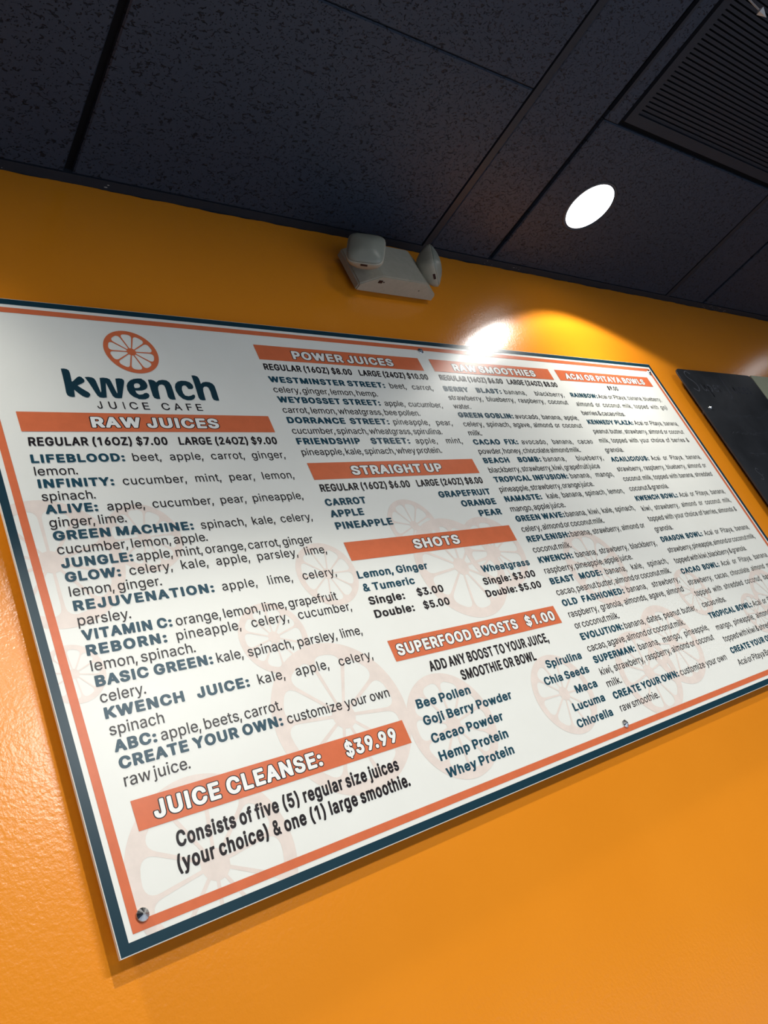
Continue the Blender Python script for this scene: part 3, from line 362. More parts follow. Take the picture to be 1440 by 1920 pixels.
GLYPHS['K'] = {
'$': (511, '105,34 77,63 58,98 50,130 54,166 62,174 75,177 149,174 159,166 168,139 178,125 209,109 211,204 132,237 85,276 72,299 65,323 64,373 68,399 84,432 120,467 149,485 211,506 211,547 219,560 235,566 275,566 289,562 298,550 301,506 359,489 392,471 426,441 447,405 452,382 453,346 445,334 429,328 369,328 355,332 345,343 332,373 302,391 299,305 302,301 355,285 389,270 412,255 437,231 453,204 460,178 460,125 456,101 435,63 395,26 362,9 300,-8 298,-50 289,-62 275,-66 235,-66 222,-62 211,-47 209,-7 149,9|300,110 309,109 335,125 350,148 339,166 302,183|182,343 205,328 210,328 209,389 192,381 179,366 175,355'),
'.': (221, '17,17 1,47 0,76 8,100 26,118 55,130 95,133 138,121 160,103 169,79 169,50 160,26 144,11 115,-1 75,-5 48,1'),
'0': (517, '118,38 94,62 74,95 57,136 46,186 43,275 47,313 57,364 74,405 95,437 125,466 145,479 188,498 231,506 275,507 345,492 388,470 425,435 449,393 466,343 474,281 473,204 462,142 442,92 416,53 388,29 345,8 301,-4 245,-7 198,0 155,15|227,116 245,104 258,101 271,103 290,116 320,160 332,216 333,275 320,340 291,384 265,398 241,395 216,373 197,337 187,293 184,231 190,186 205,146'),
'1': (465, '212,9 205,24 205,346 199,349 156,321 129,312 102,315 89,321 81,337 81,408 92,424 209,497 229,501 309,501 340,491 347,476 347,24 340,9 309,-1 242,-1'),
'3': (517, '85,45 60,71 43,110 39,148 47,164 77,173 144,173 161,170 179,160 189,133 204,115 221,106 251,101 281,106 297,116 314,136 319,154 309,183 281,207 251,214 187,215 154,228 150,240 150,293 155,308 235,390 104,393 74,402 65,420 65,476 69,488 87,498 104,501 404,501 434,492 442,476 442,423 437,411 334,305 404,272 431,248 449,219 461,181 462,136 451,95 434,65 397,32 357,12 317,0 271,-7 217,-6 161,5 117,23'),
'9': (517, '132,9 125,24 129,48 220,169 173,179 130,198 103,218 80,246 66,278 58,316 60,364 73,408 90,437 111,458 137,477 180,495 230,506 273,507 340,494 400,463 427,435 444,405 456,367 458,316 451,278 440,249 398,178 267,9 233,-1 163,-1|222,287 243,272 270,271 293,284 311,308 317,334 312,358 293,384 273,397 257,400 240,396 220,381 206,361 200,337 202,319'),
':': (257, '62,17 46,47 45,76 53,100 71,118 100,130 140,133 183,121 205,103 214,79 214,50 205,26 189,11 160,-1 120,-5 93,1|64,256 53,268 46,286 45,316 53,339 70,357 113,372 143,373 183,360 203,345 214,319 214,289 205,265 188,251 160,239 126,234 93,241'),
'A': (543, '20,9 13,24 16,48 197,488 214,497 234,501 310,501 340,491 525,53 530,36 526,12 510,3 490,-1 424,-1 404,3 387,13 340,122 207,123 199,118 153,9 120,-1 50,-1|247,232 297,234 270,298 246,240'),
'B': (520, '200,108 267,107 317,113 330,121 341,136 345,148 341,163 325,184 303,197 200,199|62,9 55,24 55,476 59,488 93,501 293,501 353,491 403,471 432,449 447,431 461,399 467,373 467,337 461,308 451,287 430,263 467,225 485,181 485,116 475,86 461,62 440,42 413,26 377,11 337,2 300,-1 93,-1|200,308 260,306 297,313 313,326 324,343 325,358 317,373 303,386 290,391 200,392'),
'C': (573, '116,53 87,83 60,127 42,178 36,228 37,287 43,325 60,373 89,420 117,448 151,471 197,491 251,504 317,507 351,503 407,489 457,464 496,432 521,396 539,346 540,328 534,313 501,302 421,305 401,316 382,355 351,383 317,394 274,393 234,374 199,334 183,293 179,231 187,192 211,149 245,118 281,106 321,106 353,118 382,145 401,184 417,193 437,198 501,198 531,188 539,175 538,148 522,104 502,74 461,38 414,14 367,0 317,-7 267,-6 207,6 151,29'),
'D': (566, '200,108 273,109 317,120 353,149 378,189 388,251 377,314 363,339 345,361 317,381 297,388 243,393 199,390|62,9 55,24 55,476 60,489 93,501 293,500 367,486 433,456 464,432 495,393 517,343 527,299 529,225 523,181 505,127 477,83 447,55 413,34 373,17 327,5 270,-1 93,-1'),
'E': (483, '62,9 55,24 55,476 59,488 93,501 403,501 433,492 442,476 442,417 437,405 420,396 403,393 199,390 200,308 387,307 403,303 419,296 425,284 425,225 417,207 387,198 200,197 198,113 203,107 407,107 423,104 440,95 445,83 445,24 441,12 407,-1 93,-1'),
'F': (475, '62,9 55,24 55,476 59,488 93,501 400,501 430,492 438,476 438,420 430,402 400,393 203,393 198,387 200,301 377,300 407,291 416,275 416,219 411,204 377,192 200,191 198,24 194,12 160,-1 93,-1'),
'G': (583, '119,50 91,78 67,113 47,160 37,213 36,272 43,325 59,373 89,420 118,449 161,476 204,494 264,506 317,507 361,501 407,488 456,464 497,430 522,396 541,346 541,325 536,313 504,302 437,302 417,306 401,315 377,357 344,385 317,394 274,394 251,385 228,370 196,328 180,278 180,225 193,178 227,132 267,109 317,105 341,111 364,125 381,142 396,169 391,172 311,173 280,183 273,198 273,254 281,270 314,280 507,280 537,271 546,254 544,169 528,113 507,77 477,48 437,23 381,2 321,-7 267,-6 217,3 164,22'),
'H': (580, '62,9 55,24 55,476 60,489 93,501 160,501 194,488 198,476 200,311 377,310 382,316 382,476 386,488 420,501 487,501 518,491 525,476 525,24 520,11 487,-1 420,-1 386,12 382,24 380,199 203,201 198,195 198,24 194,12 160,-1 93,-1'),
'I': (254, '62,9 55,24 55,476 60,489 77,498 93,501 160,501 191,491 198,476 198,24 191,9 160,-1 93,-1'),
'J': (462, '74,39 50,66 33,107 29,142 29,183 33,195 67,209 134,209 150,205 168,195 175,136 188,116 210,102 227,102 240,109 257,130 263,154 263,476 267,488 284,497 304,501 367,501 399,491 406,476 406,136 401,104 380,59 357,35 330,18 297,4 247,-6 190,-6 144,3 107,17'),
'K': (531, '62,9 55,24 55,476 60,489 93,501 160,501 193,489 198,476 200,341 360,492 390,501 473,501 508,491 515,476 510,451 329,278 510,50 516,36 510,10 477,-1 400,-1 368,9 227,182 199,157 198,24 193,11 160,-1 93,-1'),
'L': (458, '62,9 55,24 55,476 60,489 77,498 93,501 160,501 191,491 198,476 199,110 390,107 407,104 425,95 430,83 431,24 423,9 390,-1 93,-1'),
'M': (689, '62,9 55,24 55,476 62,491 93,501 187,501 220,490 339,222 347,214 467,488 503,501 597,501 627,491 634,476 634,24 627,9 597,-1 530,-1 496,12 492,24 490,191 411,15 390,2 373,-1 313,-1 280,12 200,189 196,184 196,24 192,12 173,2 157,-1 93,-1'),
'N': (586, '62,9 55,24 55,476 60,489 93,501 173,501 204,491 387,241 388,476 392,488 427,501 493,501 525,491 532,476 532,24 527,11 493,-1 413,-1 382,9 200,258 198,24 194,12 160,-1 93,-1'),
'O': (596, '224,135 247,117 267,108 301,104 331,109 351,118 374,136 394,160 408,186 419,248 408,313 374,364 354,380 331,391 291,395 251,385 217,358 189,313 178,254 183,207 197,169|114,55 83,89 60,127 43,175 36,228 37,287 43,325 60,373 90,420 124,453 164,477 217,497 267,506 331,506 377,498 414,486 464,460 497,431 528,390 548,343 558,302 560,222 554,181 535,124 507,80 477,50 434,23 381,3 317,-7 267,-6 207,6 151,29'),
'P': (509, '62,9 55,24 55,476 59,488 93,501 287,501 357,490 407,468 432,449 450,429 465,402 475,370 475,293 461,251 448,231 409,195 353,171 297,161 200,159 198,24 190,8 160,-1 93,-1|200,270 287,271 316,287 331,311 334,334 327,360 308,382 280,392 200,392'),
'Q': (596, '226,133 254,114 273,109 244,145 238,160 242,183 261,193 277,197 347,196 377,186 397,168 408,186 419,248 408,313 377,361 357,378 331,391 291,395 251,385 219,361 190,316 178,257 183,207 196,171|121,50 84,87 60,127 43,174 37,213 36,272 43,325 60,372 89,420 119,449 161,476 207,494 271,506 324,507 381,497 421,483 461,462 491,437 524,396 545,352 558,301 560,219 548,157 526,106 488,59 531,6 535,-18 531,-30 497,-43 427,-43 396,-32 367,-1 291,-7 234,-1 171,20'),
'R': (513, '200,282 277,281 297,283 317,295 330,314 335,334 330,358 317,377 300,388 283,392 200,392|62,9 55,24 55,476 59,488 93,501 290,501 353,491 410,468 444,441 464,408 477,364 478,316 471,281 455,246 438,225 401,195 490,51 495,36 491,12 457,-1 380,-1 350,9 250,169 203,171 198,166 198,24 193,11 160,-1 93,-1'),
'S': (511, '86,40 58,69 38,114 34,155 39,165 55,174 72,177 139,177 159,173 175,164 183,137 199,118 219,107 245,101 282,103 302,110 325,129 335,149 325,167 305,180 149,226 112,243 75,271 58,297 47,341 50,389 68,430 99,461 125,477 165,494 219,505 275,507 309,504 355,493 402,472 437,445 460,409 470,365 470,350 462,337 432,328 365,328 349,332 331,341 323,365 305,385 285,395 265,398 232,396 215,389 194,368 190,353 200,338 222,324 369,282 412,262 450,232 466,208 477,167 473,111 453,66 425,39 379,13 329,-2 279,-9 222,-8 169,1 115,21'),
'T': (513, '192,9 185,24 184,390 66,393 36,402 27,420 27,476 31,488 66,501 446,501 472,494 482,488 486,476 486,420 479,403 446,393 329,390 328,24 324,12 306,2 289,-1 222,-1'),
'U': (580, '113,47 76,91 56,150 55,475 61,490 93,501 160,501 177,497 195,487 198,475 198,185 202,165 213,141 234,120 257,107 287,103 313,105 339,114 362,135 378,162 382,185 382,475 386,487 403,497 420,501 487,501 519,490 525,475 525,156 511,105 488,67 453,36 400,10 357,-2 310,-8 257,-7 197,4 147,25'),
'V': (543, '200,11 16,452 13,476 17,488 34,497 54,501 120,501 156,488 274,202 387,488 404,497 424,501 494,501 523,491 530,476 528,455 346,12 310,-1 234,-1'),
'W': (746, '154,10 13,458 12,476 19,491 50,501 117,501 137,497 153,488 227,249 296,476 304,491 334,501 410,501 446,488 520,249 593,488 627,501 697,501 727,490 734,476 732,455 601,33 591,9 560,-1 484,-1 464,3 447,12 374,244 299,12 264,-1 187,-1'),
'X': (538, '22,9 15,24 21,51 181,254 32,449 26,476 32,490 65,501 142,501 172,491 269,368 369,491 402,501 475,501 506,491 513,476 509,451 358,257 517,51 523,24 516,9 482,-1 409,-1 379,8 269,144 159,8 129,-1 55,-1'),
'Y': (536, '204,9 196,24 195,198 19,449 13,464 17,488 34,497 54,501 127,501 159,491 267,340 377,491 410,501 484,501 514,492 522,476 517,450 341,198 340,24 336,12 317,2 300,-1 234,-1'),
'Z': (503, '44,9 37,24 37,74 42,89 274,390 74,393 57,396 41,405 36,417 36,476 41,489 74,501 427,501 459,491 466,476 466,426 461,411 229,110 431,107 447,104 464,95 469,83 469,24 464,11 431,-1 77,-1'),
}
GLYPHS['O'] = {
'$': (511, '75,17 49,43 24,83 15,116 14,166 26,187 49,200 123,207 64,249 37,287 27,331 27,382 37,420 61,458 89,484 125,507 174,526 175,556 192,580 229,593 302,589 332,565 338,526 388,509 429,484 465,446 483,411 489,382 485,328 455,305 401,299 456,261 486,219 497,181 497,116 489,86 472,54 439,18 389,-12 339,-28 335,-56 323,-76 302,-89 282,-92 229,-92 202,-85 179,-65 173,-29 116,-8'),
'.': (221, '-12,-1 -36,41 -37,82 -26,112 -4,135 41,156 98,160 138,153 185,125 205,88 206,47 195,17 174,-7 128,-28 68,-32 35,-26'),
'0': (517, '88,20 54,59 30,104 14,154 7,201 11,328 21,370 47,429 76,467 101,489 185,526 235,534 295,532 341,525 388,506 431,478 463,441 486,399 506,331 511,284 508,186 496,127 469,68 440,30 394,-3 345,-24 295,-33 238,-34 175,-24 125,-3|254,136 261,134 268,141 283,166 297,248 285,328 272,355 258,366 234,331 221,260 230,181'),
'1': (465, '183,-9 168,18 168,290 112,286 89,290 59,305 44,331 44,414 62,442 196,523 222,528 339,524 369,509 384,482 383,15 369,-9 339,-24 316,-28 236,-28 212,-24'),
'3': (517, '55,27 13,86 3,118 3,157 17,181 47,196 134,201 113,234 114,302 130,331 161,364 74,370 36,393 28,414 28,482 42,509 74,524 97,528 411,528 434,524 464,509 479,482 478,414 464,390 392,316 454,272 478,240 495,201 499,133 494,107 481,74 457,40 427,14 367,-16 274,-34 211,-33 147,-21 97,-1|230,136 247,129 267,133 281,151 277,168 254,185 201,187'),
'9': (517, '104,-9 89,21 93,53 164,151 87,189 62,213 39,249 23,299 22,358 39,420 63,457 90,483 171,523 230,533 280,534 353,521 430,480 461,447 481,411 494,364 495,311 474,237 431,166 297,-9 267,-24 240,-28 157,-28 133,-24|251,305 260,300 266,305 279,331 274,355 260,369 245,358 238,340 240,320'),
':': (257, '34,239 9,280 8,321 19,351 40,375 86,396 146,400 183,393 230,366 250,327 251,286 240,256 218,233 173,212 116,208 80,214|33,-1 9,41 8,82 19,112 41,135 86,156 143,160 183,153 230,125 250,88 251,47 240,17 219,-7 173,-28 113,-32 80,-26'),
'A': (543, '-9,-9 -23,18 -23,48 164,500 187,518 227,528 317,528 360,515 384,488 561,59 567,21 559,0 543,-14 520,-24 394,-25 361,-9 354,1 314,95 234,96 227,91 190,1 183,-9 154,-23 44,-28 20,-24'),
'B': (520, '33,-9 18,18 18,482 33,509 63,524 87,528 300,528 377,515 443,482 467,461 487,432 504,376 501,314 479,266 517,201 523,121 512,80 487,40 460,17 409,-9 323,-27 87,-28 63,-24|236,334 273,336 287,355 277,365 237,365|237,135 293,136 306,145 305,154 283,172 240,173 235,169'),
'C': (573, '86,36 47,80 23,121 6,172 -1,225 0,293 10,343 34,399 67,446 105,479 171,513 207,525 274,534 337,533 394,524 454,501 497,475 541,430 568,379 576,322 561,294 531,279 507,276 407,279 374,296 354,334 337,353 321,364 297,369 271,361 236,328 223,302 215,248 223,198 236,172 267,142 294,132 321,136 337,147 354,166 374,204 407,221 507,224 531,221 561,206 576,181 575,142 558,98 526,50 487,18 421,-15 324,-34 261,-33 194,-21 131,6'),
'D': (566, '33,-9 18,18 18,482 33,509 63,524 87,528 297,527 380,513 463,474 502,441 531,399 554,349 565,296 566,219 558,166 538,113 503,62 473,35 433,10 387,-9 337,-21 277,-28 87,-28 63,-24|237,136 287,141 317,160 341,195 350,240 347,284 330,327 300,355 263,365 240,366 235,361'),
'E': (483, '33,-9 18,18 18,482 33,509 63,524 87,528 410,528 433,524 463,509 478,482 478,414 462,384 433,370 410,366 240,366 235,361 240,334 393,334 417,330 447,315 462,287 462,216 454,198 436,184 393,171 240,171 235,166 235,139 240,134 413,134 437,130 466,116 482,86 482,18 467,-9 437,-24 413,-28 87,-28 63,-24'),
'F': (475, '33,-9 18,18 18,482 33,509 63,524 87,528 407,528 430,524 460,509 475,482 475,414 459,384 430,370 407,366 240,366 235,361 235,331 240,327 383,327 407,323 438,308 453,281 453,213 444,192 427,177 383,165 237,164 235,18 228,0 210,-15 167,-28 87,-28 63,-24'),
'G': (583, '89,33 46,80 23,121 6,169 -1,222 0,293 10,346 33,399 72,452 109,482 167,512 204,524 271,534 334,533 391,524 454,500 494,477 548,420 578,349 578,319 563,293 582,260 579,154 561,98 524,46 484,14 424,-15 381,-27 324,-34 264,-33 204,-24 137,2|252,154 274,138 294,132 321,135 332,142 284,149 261,159 244,175 237,192 237,260 251,287 284,304 363,311 339,349 304,368 277,364 254,348 233,322 220,287 215,248 220,213 230,183'),
'H': (580, '33,-9 18,18 18,482 33,509 63,524 87,528 167,528 210,515 228,500 235,482 237,338 340,337 345,343 345,482 360,509 390,524 413,528 493,528 517,524 547,509 562,482 562,18 547,-9 517,-24 493,-28 413,-28 370,-15 352,0 345,18 344,172 240,174 235,169 235,18 220,-9 190,-24 167,-28 87,-28 63,-24'),
'I': (254, '33,-9 18,18 19,485 33,509 63,524 87,528 190,524 221,509 235,482 234,15 220,-9 190,-24 167,-28 87,-28 63,-24'),
'J': (462, '44,21 15,56 -4,104 -8,189 -1,207 17,223 40,232 164,232 201,207 209,189 212,142 220,136 226,163 226,482 230,494 250,515 294,528 374,528 419,514 435,500 443,482 443,133 431,80 405,36 374,8 323,-17 294,-27 237,-34 184,-33 130,-24 87,-6'),
'K': (531, '33,-9 18,18 18,482 33,509 63,524 87,528 190,524 220,509 231,494 237,423 327,507 360,524 483,528 507,524 533,511 551,479 544,441 375,275 545,59 552,21 537,-9 507,-24 483,-28 367,-23 337,-8 237,114 235,18 228,0 210,-15 167,-28 87,-28 63,-24'),
'L': (458, '33,-9 18,18 19,485 33,509 63,524 87,528 190,524 221,509 235,482 236,136 397,134 441,121 453,113 467,89 467,16 460,0 443,-15 397,-28 87,-28 63,-24'),
'M': (689, '33,-9 18,18 18,482 33,509 63,524 87,528 193,528 217,524 247,510 260,491 347,303 441,509 473,524 497,528 603,528 627,524 656,509 671,482 671,18 656,-9 627,-24 603,-28 523,-28 500,-24 470,-9 453,19 435,-9 403,-24 310,-28 283,-23 254,-9 237,19 217,-10 187,-24 167,-27 87,-28 63,-24'),
'N': (586, '33,-9 18,18 18,482 33,509 63,524 87,528 180,528 223,515 241,500 350,350 352,482 367,509 397,524 420,528 500,528 523,524 553,509 568,482 568,18 554,-9 523,-24 500,-28 407,-28 363,-15 350,-6 237,148 235,18 220,-9 190,-24 167,-28 87,-28 63,-24'),
'O': (596, '251,155 287,133 321,137 358,169 376,207 381,257 371,308 345,346 324,362 304,368 274,362 247,341 230,316 220,287 215,248 220,210 233,178|86,36 47,80 23,121 6,169 -1,225 0,293 13,352 37,405 74,452 107,480 171,513 207,525 271,533 337,533 394,523 454,500 494,477 531,444 566,393 585,349 596,287 596,213 585,151 561,98 529,53 491,20 427,-12 391,-24 321,-34 261,-33 194,-21 131,6'),
'P': (509, '33,-9 18,18 18,482 33,509 63,524 87,528 297,528 373,515 442,482 467,461 491,429 507,393 514,358 508,272 494,240 470,204 437,176 373,147 313,136 237,133 235,18 228,0 210,-15 167,-28 87,-28 63,-24|237,297 273,297 291,311 295,343 280,362 236,364'),
'Q': (596, '91,32 56,68 23,121 6,168 -1,222 0,293 10,343 34,399 67,445 107,480 167,511 204,524 267,533 331,533 394,524 454,500 494,477 529,446 559,405 582,358 594,307 597,216 591,174 572,118 534,59 571,3 570,-27 556,-50 527,-66 504,-69 401,-66 367,-51 347,-32 264,-33 187,-19 137,2|221,211 271,223 378,222 381,260 371,307 356,334 324,362 301,369 277,364 236,328 216,269'),
'R': (513, '33,-9 18,18 18,482 33,509 63,524 87,528 297,528 383,513 450,479 488,438 514,370 515,311 507,272 485,228 447,189 528,53 531,18 517,-9 487,-24 463,-28 373,-28 330,-15 312,0 237,121 235,18 220,-9 190,-24 167,-28 87,-28 63,-24|237,308 270,307 291,316 297,340 285,361 237,365'),
'S': (511, '56,22 28,52 8,87 -2,123 -2,161 12,185 42,200 117,205 49,250 31,273 14,312 14,394 24,424 49,459 80,486 135,514 172,525 235,534 282,534 349,525 385,513 438,486 462,467 484,439 500,406 506,374 506,344 492,320 462,305 407,300 471,259 496,226 510,194 510,105 496,69 472,37 439,10 375,-20 282,-36 215,-35 155,-25 95,-2|225,139 239,131 262,128 282,134 295,149 269,162 212,176|234,353 293,335 287,356 272,368 242,368 231,359'),
'T': (513, '163,-9 148,18 148,364 39,369 6,385 -9,414 -9,482 -2,500 16,515 59,528 452,528 499,515 515,500 523,482 523,411 509,387 476,369 366,364 365,18 357,0 339,-16 296,-28 216,-28 192,-24'),
'U': (580, '83,29 36,91 19,153 18,481 33,509 63,524 87,527 167,527 210,515 228,498 235,481 236,179 253,146 270,134 290,130 310,134 325,144 338,159 344,179 345,481 352,498 370,515 413,527 493,527 517,524 547,509 562,481 562,150 541,85 507,38 470,10 413,-17 317,-35 250,-34 183,-22 127,1'),
'V': (543, '173,-9 156,21 -21,447 -24,479 -16,500 0,515 44,528 127,528 150,524 180,510 194,491 274,301 349,491 361,509 390,524 417,528 500,527 543,514 562,494 566,452 379,0 360,-16 317,-28 227,-28 204,-24'),
'W': (746, '125,-9 110,18 -23,452 -24,482 -9,509 20,524 44,528 127,528 170,514 191,491 227,379 263,494 274,509 307,525 417,528 440,524 470,510 484,491 520,380 553,488 577,515 620,528 700,528 724,524 755,509 769,485 769,452 635,18 620,-9 590,-24 564,-28 474,-28 430,-15 410,6 374,118 337,9 314,-16 270,-28 180,-28 157,-24'),
'Y': (536, '174,-9 160,18 159,189 -17,441 -23,479 -15,500 0,515 44,528 157,524 190,507 267,400 344,506 377,524 490,528 534,515 555,494 555,447 377,189 376,18 369,0 350,-16 307,-28 227,-28 204,-24'),
}
GLYPHS['T'] = {
'A': (482, '17,3 19,20 195,493 207,501 277,501 283,497 290,480 464,16 465,3 453,-2 400,-2 387,3 340,131 333,136 147,135 95,3 83,-2 27,-1|170,205 312,206 240,413'),
'C': (512, '112,52 86,82 59,131 45,176 40,216 38,268 45,323 59,369 80,408 108,444 143,472 180,491 223,504 260,508 310,505 350,494 390,474 424,448 452,412 471,369 476,346 473,338 463,334 403,337 385,376 368,399 347,417 323,428 293,436 257,437 213,428 183,412 162,392 132,346 116,284 116,212 126,170 149,124 177,93 213,72 243,64 277,63 330,74 367,100 387,127 400,160 413,166 463,166 475,160 468,121 448,82 423,52 383,22 340,3 293,-7 243,-7 197,3 147,26'),
'E': (422, '59,3 59,497 69,502 366,502 376,497 377,441 369,435 135,431 136,288 353,286 361,278 361,229 359,222 349,218 136,217 134,72 139,66 372,65 381,59 380,3 369,-2 69,-2'),
'F': (414, '59,3 59,497 69,502 363,502 373,497 374,441 365,435 135,431 136,281 343,279 352,271 352,219 339,212 136,210 133,3 123,-2 69,-2'),
'I': (193, '59,3 58,493 69,502 123,502 134,493 134,7 123,-2 69,-2'),
'J': (400, '70,36 48,65 35,101 31,170 40,177 96,178 107,173 109,131 116,105 130,82 153,65 183,60 210,62 233,72 254,95 266,137 266,493 280,502 330,502 340,498 342,131 337,95 324,62 307,39 276,15 246,1 210,-7 166,-7 133,0 103,12'),
'U': (519, '109,45 89,68 73,97 59,146 59,497 69,501 123,501 134,495 134,172 144,129 163,100 186,79 216,67 249,61 286,63 326,75 351,93 374,126 384,172 385,495 396,501 449,501 459,497 461,152 451,106 427,64 396,33 363,13 319,-3 273,-9 233,-8 186,1 143,20'),
}
LOGO_WORD = {
'k': '1443,8547 1492,8553 1537,8545 1564,8518 1567,8456 1551,8287 1566,8288 1663,8381 1702,8402 1733,8391 1761,8349 1768,8312 1748,8280 1701,8249 1623,8208 1676,8152 1770,8071 1788,8034 1772,7997 1737,7965 1699,7964 1653,7989 1601,8045 1548,8118 1523,7971 1486,7964 1437,7975 1411,8000 1406,8048 1419,8182 1435,8379',
'w': '1789,8391 1848,8400 1904,8393 1938,8372 1954,8329 1971,8073 1990,8111 2037,8390 2094,8399 2163,8393 2202,8368 2213,8318 2243,8066 2258,8098 2304,8391 2368,8400 2418,8394 2445,8363 2437,8317 2300,7975 2245,7966 2187,7974 2156,8006 2143,8068 2116,8287 2106,8268 2043,7975 1986,7967 1929,7975 1899,8008 1881,8069 1831,8266',
'e': '2772,8418 2707,8417 2629,8403 2556,8369 2497,8314 2457,8241 2446,8151 2463,8069 2512,8008 2576,7978 2587,7963 2649,7959 2714,7967 2770,7995 2802,8039 2801,8084 2767,8106 2727,8096 2693,8070 2648,8061 2622,8061 2588,8088 2580,8147 2643,8149 2708,8155 2768,8179 2811,8214 2836,8267 2834,8326 2813,8377 2773,8405|2586,8203 2587,8255 2607,8292 2644,8309 2680,8309 2699,8284 2701,8247 2673,8214 2633,8203',
'n': '2883,8398 2939,8404 2988,8387 3020,8349 3078,8396 3155,8413 3225,8405 3267,8363 3282,8290 3275,8131 3263,7976 3201,7973 3157,7988 3138,8033 3154,8217 3148,8286 3111,8308 3063,8295 3022,8250 3004,8184 2979,7979 2920,7979 2877,7997 2864,8048 2872,8204',
'c': '3698,8271 3667,8235 3623,8227 3585,8232 3576,8271 3562,8301 3525,8308 3482,8280 3455,8212 3452,8125 3475,8075 3533,8062 3590,8077 3633,8103 3665,8097 3659,8053 3623,8005 3560,7974 3479,7970 3406,8001 3355,8068 3331,8166 3339,8260 3373,8335 3433,8389 3509,8413 3594,8412 3666,8385 3700,8332',
'h': '3754,8550 3815,8551 3862,8533 3878,8493 3880,8431 3876,8359 3928,8399 3992,8414 4062,8409 4116,8375 4138,8320 4131,8182 4112,7983 4052,7981 4005,7999 3995,8053 4008,8190 4002,8272 3972,8305 3922,8298 3885,8260 3864,8184 3841,7984 3780,7978 3735,7996 3722,8043 3731,8137 3748,8355',
}

_gc = {}
def inside(p, lp):
    c = False
    for (xa, ya), (xb, yb) in zip(lp, lp[1:] + lp[:1]):
        if (ya > p[1]) != (yb > p[1]) and p[0] < xa + (p[1] - ya) * (xb - xa) / (yb - ya):
            c = not c
    return c

def tess_nested(loops):
    """fill outer loops minus the holes lying inside them, island by island"""
    out = []
    outer = [l for l in loops if sum(inside(l[0], q) for q in loops if q is not l) % 2 == 0]
    for o in outer:
        holes = [l for l in loops if l not in outer and inside(l[0], o)]
        out += tess([o] + holes)
    return out
def glyph(st, ch):
    k = (st, ch)
    if k not in _gc:
        adv, s = GLYPHS[st][ch]
        loops = parse(s, 1 / 500.0)
        xs = [p[0] for l in loops for p in l]
        _gc[k] = (adv / 500.0, tess_nested(loops), min(xs), max(xs))
    return _gc[k]

SPACE = {'R': 0.34, 'B': 0.33, 'K': 0.36, 'O': 0.36, 'T': 0.3}
def run(st, text, x0, x1, z, cap, mode='F', hs=None, spf=1.0, over=None):
    """lay a line of lettering from x0 to x1 on baseline z; returns triangles (x, z).
    F: stretch the letters to fit; J: keep letter width hs, open up the word spaces"""
    def width(h, sp, ls):
        x = 0.0
        for i, ch in enumerate(text):
            x += (SPACE[st] * sp if ch == ' ' else glyph(st, ch)[0]) * h * cap
            if i < len(text) - 1: x += ls
        a = glyph(st, text[0]); b_ = glyph(st, text[-1])
        return x - a[2] * h * cap - (b_[0] - b_[3]) * h * cap
    ls = 0.0
    add = 0.0
    if mode == 'F' or hs is None:
        h = (x1 - x0) / width(1.0, spf, 0.0)
    else:
        h = hs
        extra = (x1 - x0) - width(h, 1.0, 0.0)
        spf = 1.0
        ns = text.count(' ')
        ng = len(text) - 1
        if extra < 0:
            h = (x1 - x0) / width(1.0, 1.0, 0.0)
        elif ns == 0:
            ls = extra / max(ng, 1)
        else:
            k = 0.22 if st == 'K' else 0.42
            ls = k * extra / ng
            add = (1 - k) * extra / ns
    LOG.append((mode, text, round(h, 3)))
    x = x0 - glyph(st, text[0])[2] * h * cap
    out = []
    for i, ch in enumerate(text):
        if ch == ' ':
            x += SPACE[st] * spf * h * cap + add + ls
            continue
        adv, tr, _, _ = glyph(st, ch)
        if over:
            tr = glyph(over, ch)[1]
        for t in tr:
            out.append(tuple((x + p[0] * h * cap + SHEAR[st] * p[1] * cap, z + p[1] * cap) for p in t))
        x += adv * h * cap + ls
    return out
LOG = []
SHEAR = {'R': 0.08, 'B': 0.11, 'K': 0.07, 'O': 0.07, 'T': 0.0}   # the condensed print leans very slightly

# ------------------------------------------------------------------ the room
def struct(name, bm, m, parent=None):
    return tag(obj(name, bm, m, parent), kind='structure')

bm = bmesh.new(); box(bm, -3.4, 5.6, WALL, WALL + 0.12, 0, CEIL + 0.02)
wall = struct('wall_front', bm, 'wall')
bm = bmesh.new(); box(bm, -3.4, 5.6, -5.0, WALL + 0.12, -0.06, 0)
floor = struct('floor', bm, 'floor')
bm = bmesh.new(); box(bm, -3.4, 5.6, -5.0, WALL + 0.12, CEIL + 0.012, CEIL + 0.07)
ceiling = struct('ceiling', bm, 'dark')

def tile(x0, x1, y0, y1):
    bm = bmesh.new(); box(bm, x0, x1, y0, y1, CEIL, CEIL + 0.014)
    bmesh.ops.bevel(bm, geom=[e for e in bm.edges if all(abs(v.co.z - CEIL) < 1e-6 for v in e.verts)], offset=0.003, segments=1, affect='EDGES')
    return obj('ceiling_tile', bm, 'tile', ceiling)

